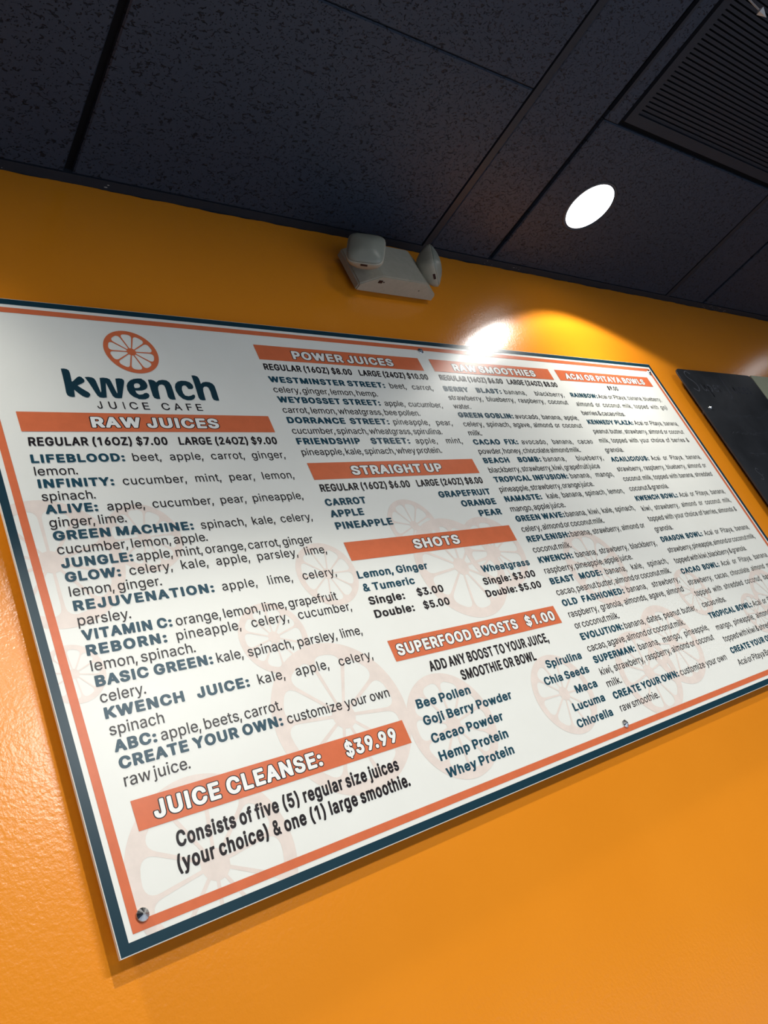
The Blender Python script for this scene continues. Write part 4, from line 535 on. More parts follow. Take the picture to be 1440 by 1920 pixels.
P = 1.2275
VENT = (1.585, 2.480, -1.10, -0.490)
for k in range(-2, 4):
    c = 0.287 + k * P                      # deep shadow gap between two runs of tiles
    gaps = (c + 0.009, c + P - 0.262 - 0.013, c + P - 0.262 + 0.013, c + P - 0.009)
    ys = [WALL - 0.022, -0.216 - 0.0] if k == -1 else [WALL - 0.022, -0.474]
    y = ys[-1]
    while y > -4.9:
        y -= 0.61
        ys.append(max(y, -4.98))
    for a, b_ in zip(ys, ys[1:]):
        x0, x1 = gaps[0], gaps[1]
        if k == 1 and a <= -0.47 and b_ >= -1.2:
            tile(x0, VENT[0] - 0.004, b_ + 0.002, a - 0.0)
            continue
        tile(x0, x1, b_ + 0.002, a)
    y = WALL - 0.022
    while y > -4.9:
        tile(gaps[2] + 0.003, gaps[3], max(y - 1.22, -4.98) + 0.002, y)
        y -= 1.222
    # metal runner beside the narrow tiles
    bm = bmesh.new(); box(bm, c + P - 0.262 - 0.010, c + P - 0.262 + 0.013, -4.98, WALL - 0.02, CEIL - 0.001, CEIL + 0.010)
    obj('ceiling_runner', bm, 'tee', ceiling)
bm = bmesh.new(); box(bm, 1.515 + 0.004, 1.515 + 0.014, -4.98, -0.5, CEIL - 0.0015, CEIL + 0.010)
obj('ceiling_runner', bm, 'tee', ceiling)

# perimeter angle against the wall, its painted edge uneven
bm = bmesh.new()
box(bm, -3.4, 5.6, WALL - 0.022, WALL - 0.0005, CEIL - 0.0015, CEIL + 0.012)
n = 900
prev = None
ph = [random.uniform(0, 6.28) for _ in range(6)]
for i in range(n + 1):
    x = -3.4 + 9.0 * i / n
    d = 0.0016 + 0.0010 * math.sin(x * 9 + ph[0]) + 0.001 * math.sin(x * 31 + ph[1]) + 0.0008 * math.sin(x * 77 + ph[2]) + random.uniform(-0.0007, 0.0007)
    cur = [bm.verts.new((x, WALL - 0.0004, CEIL - 0.0005)), bm.verts.new((x, WALL - 0.0004, CEIL - 0.0015 - d))]
    if prev:
        bm.faces.new((prev[0], prev[1], cur[1], cur[0]))
    prev = cur
trim = tag(obj('trim_1', bm, 'tee'), kind='structure')
bm = bmesh.new()
for (cx_, n_, sp) in ((0.10, 5, 0.03), (0.155, 4, 0.02), (1.53, 3, 0.03), (1.62, 4, 0.04), (2.80, 5, 0.05), (2.90, 9, 0.06), (0.38, 2, 0.02)):
    for _ in range(n_):
        x = cx_ + random.uniform(-sp, sp); y = WALL - 0.012 + random.uniform(-0.008, 0.008); r = random.uniform(0.0012, 0.0035)
        pts = [(x + r * random.uniform(.6, 1.6) * math.cos(a), y + 0.5 * r * random.uniform(.6, 1.3) * math.sin(a), CEIL - 0.0017) for a in (0, 1, 2.2, 3.1, 4.2, 5.2)]
        bm.faces.new([bm.verts.new(q) for q in pts][::-1])
chips = obj('paint_chips', bm, 'chip', trim)
chips['kind'] = 'stuff'

# ------------------------------------------------------------------ return air grille
gx0, gx1, gy0, gy1 = VENT
vent = tag(empty('air_grille', ((gx0 + gx1) / 2, (gy0 + gy1) / 2, CEIL)), 'black slatted return air grille set in the ceiling at the top right', 'air vent')
def rel(o, root):
    o.location = (-root.location[0], -root.location[1], -root.location[2])
    return o
bm = bmesh.new()
w = 0.028
for a in ((gx0, gx1, gy1 - w, gy1), (gx0, gx1, gy0, gy0 + w), (gx0, gx0 + w, gy0 + w, gy1 - w), (gx1 - w, gx1, gy0 + w, gy1 - w)):
    box(bm, a[0], a[1], a[2], a[3], CEIL - 0.006, CEIL + 0.008)
rel(obj('vent_frame', bm, 'tee', vent), vent)
sl = None
y = gy1 - w - 0.006
while y > gy0 + w:
    if sl is None:
        bm = bmesh.new()
        v = box(bm, gx0 + w, gx1 - w, -0.0042, 0.0042, 0.000, 0.006)
        for q in v:
            if q.co.z < 0: q.co.y += 0.004
        sl = obj('vent_slat', bm, 'tee', vent); o = sl
    else:
        o = sl.copy(); COL.objects.link(o)
    o.location = (-vent.location[0], y - vent.location[1], CEIL - vent.location[2])
    y -= 0.0125

# ------------------------------------------------------------------ recessed downlights
def make_downlight(loc, label, watts, blend=0.16, core=0):
    t = tag(empty('downlight', loc), label, 'ceiling light', 'recessed ceiling downlights')
    bm = bmesh.new()
    lathe(bm, [(0.0832, 0.006), (0.0832, -0.001), (0.085, -0.002), (0.0885, 0.0)], 48, cap0=False, cap1=False)
    obj('trim_ring', bm, 'tee', t, True)
    bm = bmesh.new()
    lathe(bm, [(0.0, -0.0035), (0.045, -0.0030), (0.074, -0.0015), (0.0830, 0.002)], 48, cap1=False)
    obj('lamp_lens', bm, 'glow', t, True)
    L = bpy.data.lights.new('downlight_beam', 'SPOT')
    L.energy = watts
    L.color = (1.0, 0.985, 0.93)
    L.spot_size = math.radians(SPOT_DEG)
    L.spot_blend = blend
    L.shadow_soft_size = 0.035
    lo = bpy.data.objects.new('downlight_beam', L)
    COL.objects.link(lo); lo.parent = t
    lo.location = (0, 0, -0.012)
    if core:                                # the lamp's reflector throws most light straight down
        L2 = bpy.data.lights.new('downlight_core_beam', 'SPOT')
        L2.energy = core
        L2.color = L.color
        L2.spot_size = math.radians(100)
        L2.spot_blend = 0.9
        L2.shadow_soft_size = 0.035
        l2 = bpy.data.objects.new('downlight_core_beam', L2)
        COL.objects.link(l2); l2.parent = t
        l2.location = (0, 0, -0.0125)
    return t
SPOT_DEG = 125.5
FILL_PANELS = ((-0.9, -3.4, 30, 'left added fill light panel, unseen, far behind the camera'),
            (1.6, -3.4, 178, 'middle added fill light panel, unseen, far behind the camera'),
            (4.1, -3.4, 15, 'right added fill light panel, unseen, far behind the camera'))
for x, y, watts, blend, core, words in (
        (1.728, -0.238, 28, 0.16, 20, 'round bright downlight shining above the menu board'),
        (-0.27, -0.238, 14, 0.6, 30, 'round downlight above the board, beyond the left edge of the photo'),
        (3.72, -0.30, 2.5, 0.3, 0, 'round downlight above the blackboard, beyond the right edge of the photo'),
        (0.30, -1.50, 105, 0.16, 0, 'round downlight of the second row out from the orange wall, over the camera')):
    make_downlight((x, y, CEIL), words, watts, blend, core)

def make_fill_panel(x, y, watts, words):  # unseen panel, added as soft fill for the lower wall and board
    t = tag(empty('added_fill_panel', (x, y, CEIL)), words, 'ceiling light', 'added rectangular fill light panels')
    bm = bmesh.new()
    for a in ((-0.61, 0.61, 0.28, 0.30), (-0.61, 0.61, -0.30, -0.28), (-0.61, -0.59, -0.28, 0.28), (0.59, 0.61, -0.28, 0.28)):
        box(bm, a[0], a[1], a[2], a[3], -0.008, 0.0)
    obj('panel_frame', bm, 'tee', t)
    bm = bmesh.new(); box(bm, -0.59, 0.59, -0.28, 0.28, -0.004, 0.0)
    obj('diffuser', bm, 'trim', t)
    L = bpy.data.lights.new('added_fill_light', 'AREA')
    L.shape = 'RECTANGLE'; L.size = 1.16; L.size_y = 0.54
    L.energy = watts
    L.color = (1.0, 0.985, 0.95)
    lo = bpy.data.objects.new('added_fill_light', L); COL.objects.link(lo); lo.parent = t
    lo.location = (0, 0, -0.012)
for x, y, watts, words in FILL_PANELS:
    make_fill_panel(x, y, watts, words)

# ------------------------------------------------------------------ menu board
board = tag(empty('menu_board', (0, 0, ZB)), 'large white juice menu board with teal and coral borders on the orange wall', 'menu board')
W, H = 2.0, 1.0
bm = bmesh.new(); box(bm, -0.001, W + 0.001, 0.0, 0.006, -0.001, H + 0.001)
obj('panel_core', bm, 'core', board)
bm = bmesh.new()
flat(bm, [((0, 0), (W, 0), (W, H)), ((0, 0), (W, H), (0, H))], -0.00010)
obj('printed_face', bm, 'panel', board)
def frame_tris(a, b_):
    o = [(a, a), (W - a, a), (W - a, H - a), (a, H - a)]
    i = [(b_, b_), (W - b_, b_), (W - b_, H - b_), (b_, H - b_)]
    t = []
    for k in range(4):
        k2 = (k + 1) % 4
        t += [(o[k], o[k2], i[k2]), (o[k], i[k2], i[k])]
    return t

def clip(tri, x0, x1, z0, z1):
    poly = list(tri)
    for ax, lim, sg in ((0, x0, 1), (0, x1, -1), (1, z0, 1), (1, z1, -1)):
        out = []
        for i in range(len(poly)):
            a, b_ = poly[i - 1], poly[i]
            da, db = (a[ax] - lim) * sg, (b_[ax] - lim) * sg
            if (da < 0) != (db < 0):
                s = da / (da - db)
                out.append((a[0] + s * (b_[0] - a[0]), a[1] + s * (b_[1] - a[1])))
            if db >= 0: out.append(b_)
        poly = out
        if len(poly) < 3: return []
    return [(poly[0], poly[i], poly[i + 1]) for i in range(1, len(poly) - 1)]

def citrus(cx, cz, r, rot=0.0, seg=10, rim=0.83, hub=0.14, hw=0.024):
    """a slice of citrus seen from the front: rim, hub and spokes around rounded segments"""
    loops = [[(cx + r * math.cos(2 * math.pi * k / 64), cz + r * math.sin(2 * math.pi * k / 64)) for k in range(64)]]
    half = math.pi / seg
    for k in range(seg):
        ph_ = rot + 2 * math.pi * (k + 0.5) / seg
        prof = []
        rm = 0.64
        wm = rm * math.tan(half) - hw * 1.15
        for rr in (hub + 0.03, hub + 0.10, 0.36, 0.50, rm):
            prof.append((rr, max(0.012, rr * math.tan(half) - hw * (0.8 + 0.35 * rr / rm))))
        for q in range(1, 7):
            a = q / 6 * math.pi / 2
            prof.append((rm + (rim - rm) * math.sin(a), wm * (math.cos(a) ** 0.55) * (1 + 0.16 * math.sin(2 * a))))
        pts = [(a, b_) for a, b_ in prof] + [(a, -b_) for a, b_ in reversed(prof[:-1])]
        c, s = math.cos(ph_), math.sin(ph_)
        loops.append([(cx + r * (a * c - b_ * s), cz + r * (a * s + b_ * c)) for a, b_ in pts])
    return tess(loops)

for i, (x, z, r) in enumerate(((.045, .503, .102), (.188, .530, .059), (.034, .337, .041), (.137, .058, .113), (.402, .193, .120),
                 (.337, .336, .059), (.482, .430, .060), (.723, .506, .060), (.789, .408, .109), (.900, .430, .082),
                 (.598, .131, .090), (.884, .123, .078), (1.186, .359, .095), (1.485, .255, .062), (1.292, .152, .094),
                 (1.157, .111, .093), (1.700, .165, .055), (1.822, .192, .085))):
    bm = bmesh.new()
    tr = []
    for t in citrus(x, z, r, rot=0.3 + i * 0.37):
        tr += clip(t, 0.006, W - 0.006, 0.006, H - 0.006)
    flat(bm, tr, -0.00020 - 0.000012 * i)
    obj('citrus_print', bm, 'peach', board)
bm = bmesh.new(); flat(bm, frame_tris(0.0, 0.0118), -0.00045); obj('teal_border', bm, 'teal', board)
bm = bmesh.new(); flat(bm, frame_tris(0.0188, 0.0302), -0.00045); obj('coral_border', bm, 'coral', board)

# standoff bolts with pointed chrome caps
def bolt(x, z, root, y=0.0, r=0.0078, tip=0.0070):
    bm = bmesh.new()
    lathe(bm, [(r, -0.0005), (r, 0.0022), (r * 0.93, 0.003), (0.0015, tip), (0.0, tip)], 14, Matrix.Rotation(math.radians(90), 4, 'X'), cap0=True)
    o = obj('bolt_cap', bm, 'steel', root)
    o.location = (x, y - 0.0005, z)
    bm = bmesh.new()
    lathe(bm, [(0.006, 0), (0.006, WALL - 0.0065)], 16, Matrix.Rotation(math.radians(-90), 4, 'X'))
    s = obj('spacer', bm, 'steel', root)
    s.location = (x, 0.006, z)
for x in (0.0345, 1.0, 1.9665):
    for z in (0.0345, 0.9665):
        bolt(x, z, board)

# logo: citrus slice, shop word, subtitle
YT = -0.00060
logo = bpy.data.objects.new('shop_logo', None); COL.objects.link(logo); logo.parent = board
bm = bmesh.new(); flat(bm, citrus(0.277, 0.902, 0.0485, math.radians(-18 + 18), rim=0.83, hub=0.14, hw=0.024), YT)
obj('citrus_emblem', bm, 'coral', logo)
bm = bmesh.new()
for ch, s in LOGO_WORD.items():
    flat(bm, tess(parse(s, 1e-4)), YT)
obj('logo_lettering', bm, 'teal', logo)
bm = bmesh.new()
x = 0.1835
sub = ((0.1835, 'J', .0085), (0.2035, 'U', .0125), (0.2278, 'I', .0019), (0.2385, 'C', .0140), (0.2615, 'E', .0110),
       (0.2950, 'C', .0145), (0.3175, 'A', .0140), (0.3415, 'F', .0100), (0.3600, 'E', .0110))
for x, ch, wd in sub:
    flat(bm, run('T', ch, x, x + wd, 0.7742, 0.0150), YT)
obj('subtitle_lettering', bm, 'ink', logo)

# coral heading banners with outlined white lettering
def banner(x0, x1, z0, z1, words, base, cap):
    bm = bmesh.new(); flat(bm, [((x0, z0), (x1, z0), (x1, z1)), ((x0, z0), (x1, z1), (x0, z1))], -0.00052)
    b_ = obj('heading_banner', bm, 'coral', board)
    for text, a, c in words:
        b1, b2 = bmesh.new(), bmesh.new()
        flat(b1, run('K', text, a, c, base, cap, over='O'), -0.00062)
        flat(b2, run('K', text, a, c, base, cap), -0.00072)
        obj('lettering_outline', b1, 'ink', b_)
        obj('lettering', b2, 'white', b_)
banner(0.0555, 0.5005, 0.7275, 0.765, [('RAW JUICES', 0.164, 0.3895)], 0.7355, 0.0215)
banner(0.0575, 0.5015, 0.124, 0.1615, [('JUICE CLEANSE:', 0.081, 0.336), ('$39.99', 0.3795, 0.478)], 0.1320, 0.0222)
banner(0.5385, 0.9785, 0.906, 0.944, [('POWER JUICES', 0.621, 0.891)], 0.9130, 0.0215)
banner(0.540, 0.9775, 0.6195, 0.657, [('STRAIGHT UP', 0.633, 0.872)], 0.6270, 0.0210)
banner(0.542, 0.9795, 0.448, 0.4855, [('SHOTS', 0.697, 0.818)], 0.4565, 0.0205)
banner(0.541, 0.980, 0.255, 0.293, [('SUPERFOOD BOOSTS', 0.551, 0.855), ('$1.00', 0.8795, 0.967)], 0.2635, 0.0205)
banner(1.0135, 1.4545, 0.907, 0.944, [('RAW SMOOTHIES', 1.081, 1.385)], 0.9130, 0.0215)
banner(1.4815, 1.9365, 0.907, 0.944, [('ACAI OR PITAYA BOWLS', 1.514, 1.900)], 0.9130, 0.0210)

def letters(name, m, runs):
    for r in runs:
        bm = bmesh.new()
        flat(bm, run(*r[:6], **(r[6] if len(r) > 6 else {})), YT)
        obj(name, bm, m, board)

def price(parts, z, cap=0.0163):
    letters('price_line', 'ink', [('B', t, a, c, z, cap) for t, a, c in parts])
price([('REGULAR (16OZ) $7.00', .0600, .281), ('LARGE (24OZ) $9.00', .3015, .4950)], 0.7005)
price([('REGULAR (16OZ) $8.00', .5395, .7565), ('LARGE (24OZ) $10.00', .7765, .9780)], 0.8795)
price([('REGULAR (16OZ) $6.00', .5435, .762), ('LARGE (24OZ) $8.00', .7815, .9725)], 0.593)
price([('REGULAR (16OZ) $6.00', 1.0170, 1.235), ('LARGE (24OZ) $8.00', 1.253, 1.452)], 0.8815)
price([('$9.00', 1.682, 1.733)], 0.8825, 0.0150)

# drinks: (name, name x0, name x1, [(text, x0, x1, line offset, mode)])
def drinks(items, zs, cap, hs, hsn, x0):
    i = 0
    for name, nx, lines in items:
        runs = []
        letters('drink_name', 'tealink', [('K', name, x0, nx, zs(i), cap, dict(mode='J', hs=hsn) if nx else {})])
        for j, (t, a, c, md) in enumerate(lines):
            a = x0 if a is None else a
            kw = dict(mode='J', hs=hs) if md == 'J' else dict(mode='F', spf=0.55)
            runs.append(('R', t, a, c, zs(i + j), cap, kw))
        letters('ingredient_line', 'ink', runs)
        i += len(lines)
N_ = None
drinks([
 ('LIFEBLOOD:', .199, [('beet, apple, carrot, ginger,', .212, .499, 'J'), ('lemon.', N_, .119, 'F')]),
 ('INFINITY:', .169, [('cucumber, mint, pear, lemon,', .183, .499, 'J'), ('spinach.', N_, .134, 'F')]),
 ('ALIVE:', .132, [('apple, cucumber, pear, pineapple,', .146, .499, 'J'), ('ginger, lime.', N_, .169, 'F')]),
 ('GREEN MACHINE:', .272, [('spinach, kale, celery,', .285, .499, 'J'), ('cucumber, lemon, apple.', N_, .288, 'F')]),
 ('JUNGLE:', .160, [('apple, mint, orange, carrot, ginger', .165, .481, 'F')]),
 ('GLOW:', .135, [('celery, kale, apple, parsley, lime,', .148, .499, 'J'), ('lemon, ginger.', N_, .190, 'F')]),
 ('REJUVENATION:', .268, [('apple, lime, celery,', .282, .499, 'J'), ('parsley.', N_, .130, 'F')]),
 ('VITAMIN C:', .185, [('orange, lemon, lime, grapefruit', .191, .480, 'F')]),
 ('REBORN:', .170, [('pineapple, celery, cucumber,', .185, .499, 'J'), ('lemon, spinach.', N_, .206, 'F')]),
 ('BASIC GREEN:', .226, [('kale, spinach, parsley, lime,', .233, .499, 'J'), ('celery.', N_, .118, 'F')]),
 ('KWENCH JUICE:', .269, [('kale, apple, celery,', .284, .499, 'J'), ('spinach', N_, .130, 'F')]),
 ('ABC:', .113, [('apple, beets, carrot.', .119, .305, 'F')]),
 ('CREATE YOUR OWN:', .298, [('customize your own', .306, .499, 'J'), ('raw juice.', N_, .145, 'F')]),
], lambda i: 0.6695 - 0.02225 * i, 0.0154, 0.985, 1.045, 0.0565)

drinks([
 ('WESTMINSTER STREET:', .832, [('beet, carrot,', .846, .9745, 'J'), ('celery, ginger, lemon, hemp.', N_, .798, 'F')]),
 ('WEYBOSSET STREET:', .793, [('apple, cucumber,', .805, .9745, 'J'), ('carrot, lemon, wheatgrass, bee pollen.', N_, .892, 'F')]),
 ('DORRANCE STREET:', .791, [('pineapple, pear,', .803, .975, 'J'), ('cucumber, spinach, wheatgrass, spirulina.', N_, .929, 'F')]),
 ('FRIENDSHIP STREET:', .821, [('apple, mint,', .838, .976, 'J'), ('pineapple, kale, spinach, whey protein.', N_, .898, 'F')]),
], lambda i: 0.8485 - 0.02482 * i, 0.0149, 1.0, 1.07, 0.5385)

drinks([
 ('BERRY BLAST:', 1.207, [('banana, blackberry,', 1.219, 1.454, 'J'), ('strawberry, blueberry, raspberry, coconut', N_, 1.451, 'J'), ('water.', N_, 1.066, 'F')]),
 ('GREEN GOBLIN:', 1.198, [('avocado, banana, apple,', 1.205, 1.454, 'J'), ('celery, spinach, agave, almond or coconut', N_, 1.450, 'J'), ('milk.', N_, 1.053, 'F')]),
 ('CACAO FIX:', 1.161, [('avocado, banana, cacao', 1.174, 1.453, 'J'), ('powder, honey, chocolate almond milk.', N_, 1.380, 'F')]),
 ('BEACH BOMB:', 1.207, [('banana, blueberry,', 1.218, 1.455, 'J'), ('blackberry, strawberry, kiwi, grapefruit juice', N_, 1.419, 'F')]),
 ('TROPICAL INFUSION:', 1.270, [('banana, mango,', 1.280, 1.455, 'J'), ('pineapple, strawberry, orange juice.', N_, 1.350, 'F')]),
 ('NAMASTE:', 1.134, [('kale, banana, spinach, lemon,', 1.153, 1.455, 'J'), ('mango, apple juice.', N_, 1.198, 'F')]),
 ('GREEN WAVE:', 1.177, [('banana, kiwi, kale, spinach,', 1.182, 1.456, 'J'), ('celery, almond or coconut milk.', N_, 1.306, 'F')]),
 ('REPLENISH:', 1.155, [('banana, strawberry, almond or', 1.160, 1.453, 'J'), ('coconut milk.', N_, 1.139, 'F')]),
 ('KWENCH:', 1.126, [('banana, strawberry, blackberry,', 1.137, 1.456, 'J'), ('raspberry, pineapple, apple juice.', N_, 1.329, 'F')]),
 ('BEAST MODE:', 1.189, [('banana, kale, spinach,', 1.203, 1.456, 'J'), ('cacao, peanut butter, almond or coconut milk.', N_, 1.445, 'F')]),
 ('OLD FASHIONED:', 1.228, [('banana, strawberry,', 1.240, 1.456, 'J'), ('raspberry, granola, almonds, agave, almond', N_, 1.450, 'J'), ('or coconut milk.', N_, 1.163, 'F')]),
 ('EVOLUTION:', 1.156, [('banana, dates, peanut butter,', 1.162, 1.454, 'J'), ('cacao, agave, almond or coconut milk.', N_, 1.376, 'F')]),
 ('SUPERMAN:', 1.155, [('banana, mango, pineapple,', 1.168, 1.454, 'J'), ('kiwi, strawberry, raspberry, almond or coconut', N_, 1.451, 'J'), ('milk.', N_, 1.058, 'F')]),
 ('CREATE YOUR OWN:', 1.247, [('customize your own', 1.255, 1.453, 'J'), ('raw smoothie.', N_, 1.145, 'F')]),
], lambda i: 0.8487 - 0.02553 * i, 0.0146, 1.04, 1.08, 1.0105)

drinks([
 ('RAINBOW:', 1.605, [('Acai or Pitaya, banana, blueberry,', 1.609, 1.929, 'J'), ('almond or coconut milk, topped with goji', N_, 1.932, 'J'), ('berries & cacao nibs.', N_, 1.682, 'F')]),
 ('KENNEDY PLAZA:', 1.695, [('Acai or Pitaya, banana,', 1.703, 1.931, 'J'), ('peanut butter, strawberry, almond or coconut', N_, 1.932, 'J'), ('milk, topped with your choice of berries &', N_, 1.931, 'J'), ('granola.', N_, 1.566, 'F')]),
 ('ACAILICIOUS:', 1.660, [('Acai or Pitaya, banana,', 1.672, 1.933, 'J'), ('strawberry, raspberry, blueberry, almond or', N_, 1.932, 'J'), ('coconut milk, topped with banana, shredded', N_, 1.932, 'J'), ('coconut & granola.', N_, 1.667, 'F')]),
 ('KWENCH BOWL:', 1.683, [('Acai or Pitaya, banana,', 1.693, 1.937, 'J'), ('kiwi, strawberry, almond or coconut milk,', N_, 1.937, 'J'), ('topped with your choice of berries, almonds &', N_, 1.936, 'J'), ('granola.', N_, 1.566, 'F')]),
 ('DRAGON BOWL:', 1.682, [('Acai or Pitaya, banana,', 1.693, 1.937, 'J'), ('strawberry, pineapple, almond or coconut milk,', N_, 1.935, 'F'), ('topped with kiwi, blackberry & granola.', N_, 1.848, 'F')]),
 ('CACAO BOWL:', 1.667, [('Acai or Pitaya, banana,', 1.679, 1.937, 'J'), ('strawberry, cacao, chocolate almond milk,', N_, 1.937, 'J'), ('topped with shredded coconut, banana &', N_, 1.936, 'J'), ('cacao nibs.', N_, 1.597, 'F')]),
 ('TROPICAL BOWL:', 1.697, [('Acai or Pitaya, banana,', 1.704, 1.937, 'J'), ('mango, pineapple, almond or coconut milk,', N_, 1.937, 'J'), ('topped with kiwi & shredded coconut.', N_, 1.845, 'F')]),
 ('CREATE YOUR OWN:', 1.722, [('customize your own', 1.731, 1.937, 'J'), ('Acai or Pitaya Bowl.', N_, 1.668, 'F')]),
], lambda i: 0.8500 - 0.03036 * i, 0.0146, 1.035, 1.085, 1.4855)

for t, a, c, z in (('CARROT', .5395, .633, .5625), ('APPLE', .5395, .615, .538), ('PINEAPPLE', .5395, .672, .5125),
                   ('GRAPEFRUIT', .824, .976, .564), ('ORANGE', .874, .977, .539), ('PEAR', .910, .977, .513)):
    letters('fruit_name', 'tealink', [('K', t, a + .001, c + .0015, z, 0.0150)])
letters('shot_name', 'tealink', [('B', 'Lemon, Ginger', .5395, .705, .4125, .0148), ('B', '& Tumeric', .5395, .658, .387, .0148)])
letters('shot_name', 'tealink', [('B', 'Wheatgrass', .836, .979, .3885, .0148)])
letters('shot_price', 'ink', [('B', 'Single:', .539, .620, .3615, .0148), ('B', '$3.00', .651, .716, .3625, .0148), ('B', 'Double:', .539, .629, .3362, .0148), ('B', '$5.00', .652, .716, .3362, .0148)])
letters('shot_price', 'ink', [('B', 'Single: $3.00', .824, .978, .362, .0148), ('B', 'Double: $5.00', .815, .978, .3365, .0148)])
letters('boost_note', 'ink', [('B', 'ADD ANY BOOST TO YOUR JUICE,', .602, .917, .2245, .0185), ('B', 'SMOOTHIE OR BOWL', .661, .859, .1965, .0180)])
for t, a, c, z in (('Bee Pollen', .540, .664, .171), ('Goji Berry Powder', .539, .751, .1425), ('Cacao Powder', .539, .708, .1125), ('Hemp Protein', .539, .700, .083), ('Whey Protein', .539, .696, .0555),
                   ('Spirulina', .873, .981, .176), ('Chia Seeds', .846, .981, .1465), ('Maca', .915, .982, .116), ('Lucuma', .885, .982, .0865), ('Chlorella', .873, .982, .0565)):
    letters('boost_name', 'tealink', [('B', t, a + .0015, c + .001, z, 0.0152)])
letters('cleanse_note', 'ink', [('B', 'Consists of five (5) regular size juices', .0975, .459, .0915, .0190), ('B', '(your choice) & one (1) large smoothie.', .090, .467, .0645, .0190)])

# ------------------------------------------------------------------ blackboard and cream board to the right
bb = tag(empty('blackboard', (2.145, 0, ZB)), 'black chalkboard with faded chalk writing, right of the white menu board', 'chalkboard')
def rounded_rect(x0, x1, z0, z1, r, n=5):
    pts = []
    for cx_, cz_, a0 in ((x1 - r, z1 - r, 0), (x0 + r, z1 - r, 90), (x0 + r, z0 + r, 180), (x1 - r, z0 + r, 270)):
        for k in range(n + 1):
            a = math.radians(a0 + 90 * k / n)
            pts.append((cx_ + r * math.cos(a), cz_ + r * math.sin(a)))
    return pts
def slab(pts, y0, y1):
    bm = bmesh.new()
    f = bm.faces.new([bm.verts.new((x, y0, z)) for x, z in pts])
    r = bmesh.ops.extrude_face_region(bm, geom=[f])
    bmesh.ops.translate(bm, vec=(0, y1 - y0, 0), verts=[v for v in r['geom'] if isinstance(v, bmesh.types.BMVert)])
    bmesh.ops.recalc_face_normals(bm, faces=bm.faces[:])
    return bm
BBW = 0.520
obj('board_panel', slab(rounded_rect(0, BBW, -0.02, 0.9945, 0.022), -0.001, 0.004), 'chalk', bb)
bolt(0.052, 0.833, bb, -0.001, 0.006, 0.006)
bolt(BBW - 0.052, 0.833, bb, -0.001, 0.006, 0.006)
def stroke(pts, w_, y, x0, z0, s):
    tr = []
    P_ = [(x0 + a * s, z0 + b_ * s) for a, b_ in pts]
    for (ax, az), (bx, bz) in zip(P_, P_[1:]):
        d = math.hypot(bx - ax, bz - az) or 1
        nx, nz = -(bz - az) / d * w_ / 2, (bx - ax) / d * w_ / 2
        tr += [((ax + nx, az + nz), (ax - nx, az - nz), (bx - nx, bz - nz)), ((ax + nx, az + nz), (bx - nx, bz - nz), (bx + nx, bz + nz))]
    return tr
def curve(ctrl, n=8):
    out = []
    pts = [ctrl[0]] + list(ctrl) + [ctrl[-1]]
    for i in range(1, len(pts) - 2):
        p0, p1, p2, p3 = pts[i - 1:i + 3]
        for k in range(n):
            t = k / n
            out.append(tuple(0.5 * ((2 * p1[j]) + (-p0[j] + p2[j]) * t + (2 * p0[j] - 5 * p1[j] + 4 * p2[j] - p3[j]) * t * t + (-p0[j] + 3 * p1[j] - 3 * p2[j] + p3[j]) * t ** 3) for j in (0, 1)))
    return out + [ctrl[-1]]
# 'Super Juices' in faded script: letters as pen strokes, unit = x-height
S_ = [(1.5, 2.6), (0.9, 3.0), (0.25, 2.7), (0.35, 2.0), (1.2, 1.3), (1.35, 0.5), (0.8, -0.1), (0.0, 0.3)]
J_ = [(0.9, 2.9), (0.55, 2.2), (0.5, 1.0), (0.3, -0.6), (-0.2, -0.9)]
U_ = [(0.1, 1.0), (0.1, 0.3), (0.4, 0.0), (0.8, 0.4), (0.85, 1.0), (0.85, 0.2), (1.1, 0.05)]
PP_ = [(0.15, 1.0), (0.1, -0.9), (0.15, 0.7), (0.5, 1.0), (0.85, 0.6), (0.5, 0.0), (0.15, 0.2)]
E_ = [(0.1, 0.5), (0.7, 0.6), (0.6, 1.0), (0.15, 0.8), (0.1, 0.2), (0.5, 0.0), (0.9, 0.25)]
R_ = [(0.1, 1.0), (0.15, 0.0), (0.2, 0.7), (0.5, 1.0), (0.75, 0.9)]
I_ = [(0.15, 1.0), (0.15, 0.15), (0.4, 0.05)]
C_ = [(0.75, 0.85), (0.35, 1.0), (0.1, 0.5), (0.35, 0.0), (0.8, 0.2)]
s_ = [(0.65, 0.85), (0.3, 1.0), (0.2, 0.65), (0.6, 0.35), (0.4, 0.0), (0.05, 0.1)]
bm = bmesh.new()
x = 0.035
for ctrl, adv in ((S_, 1.75), (U_, 1.15), (PP_, 1.05), (E_, 0.95), (R_, 1.5), (J_, 1.15), (U_, 1.15), (I_, 0.5), (C_, 0.9), (E_, 0.95), (s_, 0.8)):
    flat(bm, stroke(curve(ctrl), 0.0045, 0, x, 0.905, 0.027), -0.0013)
    x += adv * 0.034
obj('chalk_writing', bm, 'chalkmark', bb)
bm = bmesh.new()
for row in range(9):                       # rubbed-out small handwriting: illegible scribble rows
    z = 0.80 - row * 0.075 + random.uniform(-.006, .006)
    x = 0.08
    if row in (3, 7):
        flat(bm, stroke(curve(S_), 0.003, 0, 0.06, z - 0.02, 0.014), -0.0013)
    pts = []
    while x < BBW - 0.07:
        pts.append((x, z + random.uniform(-.007, .007)))
        x += random.uniform(0.006, 0.012)
        if random.random() < 0.12:
            if len(pts) > 2: flat(bm, stroke(curve(pts, 3), 0.0013, 0, 0, 0, 1), -0.0013)
            pts = []; x += 0.02
    if len(pts) > 2: flat(bm, stroke(curve(pts, 3), 0.0013, 0, 0, 0, 1), -0.0013)
